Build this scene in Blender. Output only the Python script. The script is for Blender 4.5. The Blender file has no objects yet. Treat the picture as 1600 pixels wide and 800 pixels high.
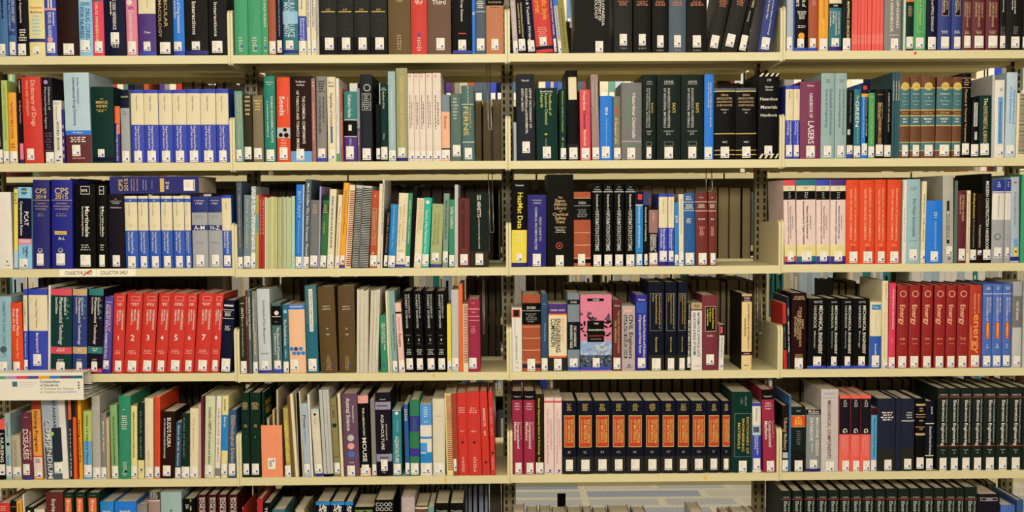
import bpy, math, random, re
from mathutils import Matrix, Vector
random.seed(7)
SC = bpy.context.scene
COL = SC.collection
# ---------------------------------------------------------------- camera, world, lights, exposure
FPX, CX, CZ, CD = 1519.6, -0.0197, 1.3984, 3.2479
PITCH, YAW, ROLL = -0.05349, -0.00949, -0.00591
CAMROT = (Matrix.Rotation(YAW, 3, 'Z') @ Matrix.Rotation(math.pi/2 + PITCH, 3, 'X') @ Matrix.Rotation(ROLL, 3, 'Z'))
cam_data = bpy.data.cameras.new('camera'); cam_data.sensor_width = 36; cam_data.lens = FPX*36/1600
cam = bpy.data.objects.new('camera', cam_data); COL.objects.link(cam)
cam.matrix_world = Matrix.Translation((CX, -CD, CZ)) @ CAMROT.to_4x4()
SC.camera = cam
SC.view_settings.view_transform = 'Standard'; SC.view_settings.look = 'None'
SC.view_settings.gamma = 1; SC.view_settings.use_curve_mapping = False
SC.view_settings.exposure = 0.06
world = bpy.data.worlds.new('world'); SC.world = world; world.use_nodes = True
world.node_tree.nodes['Background'].inputs[0].default_value = (1.0, 0.94, 0.85, 1)
world.node_tree.nodes['Background'].inputs[1].default_value = 0.24
LIGHTS = [  # name, location, size x, size y, power, tilt about x
    ('aisle_light', (0, -1.55, 2.80), 6.0, 0.5, 8, 0.25),
    ('reading_area_light', (0, -4.4, 2.80), 6.0, 0.9, 262, 0.95),  # added frontal fill, evens out the spines and lower shelves
    ('rear_aisle_light', (0, 1.0, 2.80), 6.0, 0.35, 75, 0.0),
]
for nm, loc, sx, sy, pw, tilt in LIGHTS:
    ld = bpy.data.lights.new(nm, 'AREA'); ld.shape = 'RECTANGLE'; ld.size = sx; ld.size_y = sy
    ld.energy = pw; ld.color = (1.0, 0.945, 0.84)
    lo = bpy.data.objects.new(nm, ld); COL.objects.link(lo); lo.location = loc; lo.rotation_euler = (tilt, 0, 0)

DZ, Z4, BAY, SD = 0.35358, 0.48156, 0.914, 0.257     # shelf spacing, fifth shelf height, bay width, shelf depth
YFAR = 1.49
def ray(px, py, Y=0.0):
    v = CAMROT @ Vector(((px-800)/FPX, (400-py)/FPX, -1)); t = (Y+CD)/v.y
    return CX + t*v.x, CZ + t*v.z
# measured shelf front edges (pixel x, pixel y per bay) set each shelf's own height
EDGE = [[87.2, 85.3, 82.5, 78.9], [254.6, 252.4, 250.2, 247.2], [419.8, 419.0, 416.1, 412.0], [584.2, 582.7, 579.6, 575.8], [748.9, 744.8, 740.4, 736.3]]
XC = [180, 580, 1005, 1420]
def shelf_z(r, b):
    if r < 0: return Z4 + (4-r)*DZ
    if r > 4: return Z4 - (r-4)*DZ
    return ray(XC[b], EDGE[r][b])[1]
ZS = {(r, b): shelf_z(r, b) for r in range(-1, 6) for b in range(4)}

# ---------------------------------------------------------------- materials
COLORS = {}
for ln in """black 15130f black
blackb 1b1813 black
offblack 26231f black
charcoal 3c3935 charcoal
charcoalblue 363841 charcoal
slatek 34424e slate
slate 4a5866 slate
slateblue 35557c slate blue
slateteal 3f6f74 teal
steel 7c8890 steel grey
steelblue 3f6a98 steel blue
steelbluek 28496a steel blue
steelgreen 4a6a66 grey green
lslate 70878a slate
grey 858079 grey
midgrey 75726e grey
greym 8a8c8c grey
silver a5a5a5 silver grey
lgrey c2c0b8 light grey
lgreyblue adb8c4 pale grey
palegrey c6ccca pale grey
eggshell b3aea0 eggshell
eggpink ccc0b8 pinkish white
white e8dfd0 white
creamw ddd2b6 off-white
creamw2 cfc4a6 off-white
cream e8d8b0 cream
engcream e8c98c cream
creamg d3d2aa cream green
beige b9ab8c beige
paperc 8c8676 papery grey
tan c8a878 tan
gold d8b85c gold
olive 8f8740 olive
olive2 a8a870 olive
olivey b0a050 olive yellow
olivek 8a7f50 olive
olivegrey 7d6f50 olive grey
olivebrown 63491c olive brown
dolive 4a442e dark olive
dolivek 3c4028 dark olive
dolivegrey 77745c olive grey
umber 694a34 brown
umber2 4e3f32 brown
umber3 5b431d brown
brown 5a3c20 brown
brownl 7c5a34 brown
chestnut 6b3f22 chestnut
dbrown 3a1c14 dark brown
dbrownb 3c1512 dark brown
dbrownk 35291a dark brown
oxblood 64221c ox-blood
oxred 70261e ox-blood
maroon 5e1c24 maroon
maroond 571a1c maroon
maroonp 6c2a3c maroon
crimson b0252c crimson
crimson2 9c2442 crimson
crimsond 742a34 dark crimson
crimsonk 8a2030 crimson
plum 7a2c50 plum
mauve 66465c mauve
purple 4a2a78 purple
purpleblack 28202e purple black
violet 4c3f98 violet
indigo 241c74 indigo
indigo2 3a2a90 indigo
indigob 2a2890 indigo
lilac ab96c4 lilac
lilac2 9a90a6 lilac
navy 1c2044 navy
navyd 22206c deep blue
navyb 242c74 navy
navyk 1c2034 navy
navyk2 33364c navy
navyblue 26387c navy blue
cpsblue 1c1f86 deep blue
royalblue 3444b0 royal blue
royalblue2 2c58ac royal blue
royalblueb 2f58b4 royal blue
royalbluek 24348c royal blue
periw 4c6cb8 periwinkle
periwd 4c4c98 periwinkle
blue 2c50b4 blue
blue2 3478c0 blue
blueprint 2c4ca8 blue
brightblue 1f78d8 bright blue
azure 2484c8 bright blue
azure2 205a94 blue
lblue 68a4d4 light blue
lblueb 4c98dc light blue
sky 8cc4e0 sky blue
skyd 5aa4d0 sky blue
skyg 94b8c0 pale blue
paleblue b8ccd4 pale blue
paleblue2 9cbcc0 pale blue
paleteal a0b8b4 pale teal
teal 22707c teal
tealb 1f6878 teal
tealg 2c8488 teal
tealk 20504c dark teal
tealgreen 2a7c74 teal green
dteal 28525a dark teal
lteal 6a9c8c pale teal
lteal2 84a4a0 pale teal
lteal3 98b0ac pale teal
turq 22b89c turquoise
mint c4dcc4 mint
mint2 bcd4b0 mint
emerald 14806c emerald
green 3f9c6c green
green2 2f8a64 green
green3 2f7850 green
leafgreen 4aa05c leaf green
leafgreen2 2a6c3a green
leafpale 86b070 pale green
dgreen 1f4030 dark green
dgreenb 18463c dark green
dgreenk 24322a dark green
dgreenk2 2a352c dark green
greygreen 566c60 grey green
sagep b4c09c pale sage
sagegrey a09e70 sage
sagegreen a8b078 sage green
sage2 809884 sage
lime b4c468 lime
lime2 c4cc94 lime
yellow ecd448 yellow
yellow2 d8c870 yellow
pyellow e8d890 pale yellow
pyellow2 d8cf98 pale yellow
lorange f0a428 amber
amber2 f09c3c amber
orange ec6a30 orange
orangel f0a050 orange
orangek e85c24 orange
vermilion e4481c vermilion
vermk c03c1c vermilion
rust a8502c rust
rust2 b44c24 rust
copper c07850 copper
brick a04028 brick red
brickd 98301c brick red
brickr b83820 brick red
brickpink a07068 dusty pink
peach f0b48c peach
salmon f4be94 peach
salmon2 f49468 salmon
coral f05c50 coral
coral2 f47468 coral
coralb f06454 coral
pink e8a098 pink
pink2 d07888 pink
pinkp f0c0b0 pale pink
pinkw eccfc4 pale pink
pink100 dcd2c4 white
rosepale c8a098 rose
pinkgrey bcaaa8 pinkish grey
pinkbrown a08478 dusty pink
mpink e08098 pink
hotpink e03c5c hot pink
rosered dc4c5c rose red
red d03428 red
redl c02c20 red
redd 98201c deep red
pattern 8a8a8a patterned
periwl 90acd0 periwinkle
offolive 38332a black
pinkcream e8d6c4 white
""".split('\n'):
    if ln.strip():
        k, hx, word = ln.split(None, 2); COLORS[k] = (hx, word)
def lin(hx, g=1.0):
    out = []
    for i in (0, 2, 4):
        c = int(hx[i:i+2], 16)/255
        out.append((c/12.92 if c <= .04045 else ((c+.055)/1.055)**2.4)*g)
    return (*out, 1)
MATS = {}
def nodemat(name, rgba, rough=.5, metal=0.0, var=0.0, scale=60, bump=0.0, stretch=(1, 1, 1), spec=.5):
    m = bpy.data.materials.new(name); m.use_nodes = True
    nt = m.node_tree; b = nt.nodes['Principled BSDF']
    b.inputs['Base Color'].default_value = rgba; b.inputs['Roughness'].default_value = rough; b.inputs['Metallic'].default_value = metal
    b.inputs['Specular IOR Level'].default_value = spec
    if var or bump:
        tc = nt.nodes.new('ShaderNodeTexCoord'); mp = nt.nodes.new('ShaderNodeMapping'); mp.inputs['Scale'].default_value = stretch
        nz = nt.nodes.new('ShaderNodeTexNoise'); nz.inputs['Scale'].default_value = scale; nz.inputs['Detail'].default_value = 4
        nt.links.new(tc.outputs['Object'], mp.inputs[0]); nt.links.new(mp.outputs[0], nz.inputs['Vector'])
        if var:
            mx = nt.nodes.new('ShaderNodeMix'); mx.data_type = 'RGBA'
            mx.inputs[6].default_value = tuple(c*(1-var) for c in rgba[:3]) + (1,)
            mx.inputs[7].default_value = tuple(min(1, c*(1+var) + var*.012) for c in rgba[:3]) + (1,)
            nt.links.new(nz.outputs['Fac'], mx.inputs[0]); nt.links.new(mx.outputs[2], b.inputs['Base Color'])
        if bump:
            bp = nt.nodes.new('ShaderNodeBump'); bp.inputs['Strength'].default_value = bump; bp.inputs['Distance'].default_value = .002
            nt.links.new(nz.outputs['Fac'], bp.inputs['Height']); nt.links.new(bp.outputs[0], b.inputs['Normal'])
    return m
ALB = 0.86
def cmat(key):
    if key not in MATS:
        hx = COLORS[key][0]
        if key == 'pattern':
            m = nodemat('cover_woven_pattern', lin('8a8a8a'), .5); nt = m.node_tree
            ch = nt.nodes.new('ShaderNodeTexVoronoi'); ch.inputs['Scale'].default_value = 260
            cr = nt.nodes.new('ShaderNodeValToRGB'); cr.color_ramp.interpolation = 'CONSTANT'
            cr.color_ramp.elements[0].color = (.03, .03, .03, 1); cr.color_ramp.elements[1].color = (.6, .6, .57, 1); cr.color_ramp.elements[1].position = .38
            tc = nt.nodes.new('ShaderNodeTexCoord'); nt.links.new(tc.outputs['Object'], ch.inputs['Vector'])
            nt.links.new(ch.outputs['Distance'], cr.inputs[0]); nt.links.new(cr.outputs[0], nt.nodes['Principled BSDF'].inputs['Base Color'])
        else:
            dark = max(int(hx[i:i+2], 16) for i in (0, 2, 4)) < 90
            m = nodemat('cover_' + key, lin(hx, ALB*(.5 if dark else .96)), .42 if dark else .48, var=.10, scale=35, bump=.05, spec=.05 if dark else .22)
        MATS[key] = m
    return MATS[key]
def page_material(name, a, b_, sc):
    m = bpy.data.materials.new(name); m.use_nodes = True; nt = m.node_tree; b = nt.nodes['Principled BSDF']
    b.inputs['Roughness'].default_value = .85
    tc = nt.nodes.new('ShaderNodeTexCoord'); mp = nt.nodes.new('ShaderNodeMapping'); mp.inputs['Scale'].default_value = (sc, 6, 1)
    nz = nt.nodes.new('ShaderNodeTexNoise'); nz.inputs['Scale'].default_value = 1; nz.inputs['Detail'].default_value = 2
    mx = nt.nodes.new('ShaderNodeMix'); mx.data_type = 'RGBA'; mx.inputs[6].default_value = a; mx.inputs[7].default_value = b_
    nt.links.new(tc.outputs['Object'], mp.inputs[0]); nt.links.new(mp.outputs[0], nz.inputs['Vector'])
    nt.links.new(nz.outputs['Fac'], mx.inputs[0]); nt.links.new(mx.outputs[2], b.inputs['Base Color'])
    return m
PAGES = page_material('page_edges', lin('a8997a'), lin('e0d3b4'), 900)
LABEL = nodemat('label_paper', lin('e9e0cf', .92), .6)
INK = nodemat('label_ink', lin('25242c'), .6); INKG = nodemat('label_grey_print', lin('a89f94'), .6)
DOT = nodemat('label_blue_dot', lin('2c48b4'), .5); TAPE = nodemat('blue_tape', lin('221d80'), .45)
STEEL = nodemat('cream_enamel_steel', lin('e4d6a2', .80), .42, var=.04, scale=6)
SLOT = nodemat('slot_dark', (.008, .007, .006, 1), .9)
UPR = nodemat('upright_enamel', lin('8a7c52', .9), .45, var=.06, scale=8)
WIRE = nodemat('wire_metal', lin('8a8678'), .3, metal=.9)
BLACKWIRE = nodemat('black_wire', lin('141210'), .5)

# ---------------------------------------------------------------- mesh helpers
class MB:
    def __init__(s): s.v = []; s.f = []; s.mi = []; s.mats = []
    def m(s, mat):
        if mat not in s.mats: s.mats.append(mat)
        return s.mats.index(mat)
    def poly(s, pts, mat):
        k = len(s.v); s.v += pts; s.f.append(tuple(range(k, k+len(pts)))); s.mi.append(s.m(mat))
    def box(s, x0, x1, y0, y1, z0, z1, mat, skip=''):
        k = len(s.v)
        s.v += [(x, y, z) for z in (z0, z1) for y in (y0, y1) for x in (x0, x1)]
        for nm, q in (('b', (0, 2, 3, 1)), ('t', (4, 5, 7, 6)), ('f', (0, 1, 5, 4)), ('k', (2, 6, 7, 3)), ('l', (0, 4, 6, 2)), ('r', (1, 3, 7, 5))):
            if nm in skip: continue
            s.f.append(tuple(k+i for i in q)); s.mi.append(s.m(mat))
    def prism_x(s, prof, x0, x1, mat):      # profile of (y,z) extruded along x
        n = len(prof); k = len(s.v)
        s.v += [(x0, y, z) for y, z in prof] + [(x1, y, z) for y, z in prof]
        i_ = s.m(mat)
        s.f.append(tuple(k+i for i in range(n))[::-1]); s.mi.append(i_)
        s.f.append(tuple(k+n+i for i in range(n))); s.mi.append(i_)
        for i in range(n):
            j = (i+1) % n; s.f.append((k+i, k+j, k+n+j, k+n+i)); s.mi.append(i_)
    def tube(s, pts, r, mat, n=8):
        k0 = len(s.v); pts = [Vector(p) for p in pts]; i_ = s.m(mat)
        for i, p in enumerate(pts):
            d = (pts[min(i+1, len(pts)-1)] - pts[max(i-1, 0)]).normalized()
            a = d.orthogonal().normalized() if i == 0 else (a - d*a.dot(d)).normalized()
            b = d.cross(a)
            for j in range(n):
                t = 2*math.pi*j/n; s.v.append(tuple(p + a*math.cos(t)*r + b*math.sin(t)*r))
        for i in range(len(pts)-1):
            for j in range(n):
                j2 = (j+1) % n
                s.f.append((k0+i*n+j, k0+i*n+j2, k0+(i+1)*n+j2, k0+(i+1)*n+j)); s.mi.append(i_)
        s.f.append(tuple(k0+j for j in range(n))[::-1]); s.mi.append(i_)
        s.f.append(tuple(k0+(len(pts)-1)*n+j for j in range(n))); s.mi.append(i_)
    def obj(s, name, parent=None, smooth=False):
        me = bpy.data.meshes.new(name); me.from_pydata(s.v, [], s.f); me.update()
        for m in s.mats: me.materials.append(m)
        me.polygons.foreach_set('material_index', s.mi)
        if smooth: me.polygons.foreach_set('use_smooth', [True]*len(s.f))
        o = bpy.data.objects.new(name, me); COL.objects.link(o)
        if parent: o.parent = parent
        return o
def tag(o, label=None, cat=None, group=None, kind=None):
    if label: o['label'] = label
    if cat: o['category'] = cat
    if group: o['group'] = group
    if kind: o['kind'] = kind
    return o
def empty(name, loc, label, cat, group=None):
    o = bpy.data.objects.new(name, None); COL.objects.link(o); o.location = loc; o.empty_display_size = .05
    return tag(o, label, cat, group)

# ---------------------------------------------------------------- glyphs of the built-in font
GL = {}
def load_glyphs(chars):
    obs = {}
    for c in sorted(set(chars)):
        if c == ' ': continue
        for key, body in ((c, c), ('w' + c, '|' + c + '|')):
            cu = bpy.data.curves.new('g', 'FONT'); cu.body = body; cu.resolution_u = 2
            if key == c: cu.offset = .013
            o = bpy.data.objects.new('g', cu); COL.objects.link(o); obs[key] = o
    cu = bpy.data.curves.new('g', 'FONT'); cu.body = '||'; o = bpy.data.objects.new('g', cu); COL.objects.link(o); obs['base'] = o
    bpy.context.view_layer.update(); dg = bpy.context.evaluated_depsgraph_get()
    def xr(o):
        e = o.evaluated_get(dg); me = e.to_mesh(); xs = [v.co.x for v in me.vertices]; e.to_mesh_clear(); return max(xs)-min(xs)
    base = xr(obs['base'])
    for c in sorted(set(chars)):
        if c == ' ': continue
        e = obs[c].evaluated_get(dg); me = e.to_mesh()
        GL[c] = ([(v.co.x, v.co.y) for v in me.vertices], [tuple(p.vertices) for p in me.polygons], xr(obs['w'+c]) - base)
        e.to_mesh_clear()
    GL[' '] = ([], [], .28)
    for o in obs.values():
        cu = o.data; bpy.data.objects.remove(o); bpy.data.curves.remove(cu)
CAP = .69
def text_geo(txt):
    vs, fs, x = [], [], 0.0
    for c in txt:
        if c not in GL: c = ' '
        gv, gf, adv = GL[c]; k = len(vs)
        vs += [(x+a, b) for a, b in gv]; fs += [tuple(k+i for i in f) for f in gf]; x += adv
    return vs, fs, max(x, .01)

# ---------------------------------------------------------------- the setting
def carpet():
    m = bpy.data.materials.new('carpet_patchwork'); m.use_nodes = True; nt = m.node_tree; b = nt.nodes['Principled BSDF']; b.inputs['Roughness'].default_value = .95
    tc = nt.nodes.new('ShaderNodeTexCoord')
    br = nt.nodes.new('ShaderNodeTexBrick'); br.inputs['Scale'].default_value = 1.0; br.inputs['Brick Width'].default_value = .36; br.inputs['Row Height'].default_value = .13
    br.inputs['Mortar Size'].default_value = .018; br.inputs['Color1'].default_value = lin('8791a6'); br.inputs['Color2'].default_value = lin('cfc6aa'); br.inputs['Mortar'].default_value = lin('d0c7aa')
    br.offset = .37; br.squash = 1.6; br.squash_frequency = 2
    nz = nt.nodes.new('ShaderNodeTexNoise'); nz.inputs['Scale'].default_value = 160; nz.inputs['Detail'].default_value = 3
    mx = nt.nodes.new('ShaderNodeMix'); mx.data_type = 'RGBA'; mx.blend_type = 'MULTIPLY'; mx.inputs[0].default_value = .75
    cr = nt.nodes.new('ShaderNodeValToRGB'); cr.color_ramp.elements[0].position = .35; cr.color_ramp.elements[0].color = (.35, .38, .45, 1); cr.color_ramp.elements[1].position = .6
    nt.links.new(tc.outputs['Object'], br.inputs['Vector']); nt.links.new(tc.outputs['Object'], nz.inputs['Vector'])
    nt.links.new(nz.outputs['Fac'], cr.inputs[0]); nt.links.new(br.outputs['Color'], mx.inputs[6]); nt.links.new(cr.outputs[0], mx.inputs[7])
    nt.links.new(mx.outputs[2], b.inputs['Base Color']); return m
mb = MB(); mb.box(-4.5, 4.5, -5.4, 4.0, -.05, 0, carpet()); tag(mb.obj('floor'), kind='structure')
mb = MB(); mb.box(-4.5, 4.5, -5.4, 4.0, 3.0, 3.05, nodemat('ceiling_board', lin('cfc8b8'), .9, var=.05, scale=90)); tag(mb.obj('ceiling'), kind='structure')
WALLM = nodemat('painted_wall', lin('d6cba8'), .8, var=.03, scale=3)
mb = MB(); mb.box(-4.5, 4.5, 4.0, 4.1, 0, 3.0, WALLM); tag(mb.obj('wall_back'), kind='structure')

ROWW = {-1: 'uppermost', 0: 'top', 1: 'second', 2: 'third', 3: 'fourth', 4: 'fifth', 5: 'lowest'}
BAYW = ['leftmost', 'second', 'third', 'rightmost']
STAINM = nodemat('yellow_tape_scrap', lin('d9a640'), .6, var=.25, scale=40); REDM = nodemat('red_ink', lin('d0281e'), .6)
LIP = .027
def rounded_plate(x0, x1, y0, y1, z0, z1, r, mat, mb):
    # upright plate in the y-z plane, its two front corners rounded
    prof = [(y1, z0), (y0+.004, z0), (y0, z0+.004)]
    for i in range(7):
        a = math.pi - math.pi/2*i/6
        prof.append((y0+r+r*math.cos(a), z1-r+r*math.sin(a)))
    prof.append((y1, z1-.012))
    mb.prism_x(prof[::-1], x0, x1, mat)
for r in range(-1, 6):
    for b in range(4):
        z = ZS[(r, b)]; x0 = (b-2)*BAY + .0088; x1 = (b-1)*BAY - .0088
        mb = MB()
        mb.box(x0, x1, .0015, SD-.004, z-.002, z, STEEL)
        mb.box(x0, x1, 0, .0015, z-LIP, z, STEEL)
        mb.box(x0, x1, .0015, .014, z-LIP, z-LIP+.0015, STEEL)
        mb.box(x0+.02, x1-.02, SD-.006, SD-.004, z-.016, z+.006, STEEL)
        mb.box(x0+.02, x1-.02, .11, .113, z-.012, z-.002, STEEL)
        o = mb.obj('library_shelf')
        tag(o, f'cream enamelled steel shelf, {ROWW[r] if r >= 0 else "top-out-of-sight"} one of the {BAYW[b]} bay', 'shelf', 'cream steel shelves of the front range')
        for sx, xa in ((-1, x0-.0082), (1, x1)):
            q = MB(); rounded_plate(xa, xa+.0082, .002, SD-.004, z-LIP-.004, z+.150, .018, STEEL, q); q.obj('end_bracket', o)
        # rear face of the double-sided range
        q = MB(); q.box(x0, x1, SD+.03, 2*SD+.02, z-.002, z, STEEL); q.box(x0, x1, 2*SD+.02, 2*SD+.022, z-LIP, z, STEEL)
        q.box(x0, x1, SD+.028, SD+.03, z-.02, z+.008, STEEL); q.obj('rear_shelf_board', o)
# slotted uprights between bays
for i in range(-2, 3):
    xc = i*BAY
    mb = MB()
    mb.box(xc-.022, xc+.022, SD+.002, SD+.026, 0, 2.45, UPR)
    mb.box(xc-.005, xc+.005, SD-.002, SD+.002, 0, 2.45, UPR)
    for k in range(92):
        zz = .02 + k*.0255
        for s in (-1, 1): mb.box(xc+s*.012-.0035, xc+s*.012+.0035, SD+.0012, SD+.002, zz, zz+.016, SLOT)
    tag(mb.obj('slotted_upright'), f'cream steel upright with two columns of slots, {["at the far left end", "between the leftmost and second bays", "between the second and third bays", "between the third and rightmost bays", "at the far right end"][i+2]}', 'upright')

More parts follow.
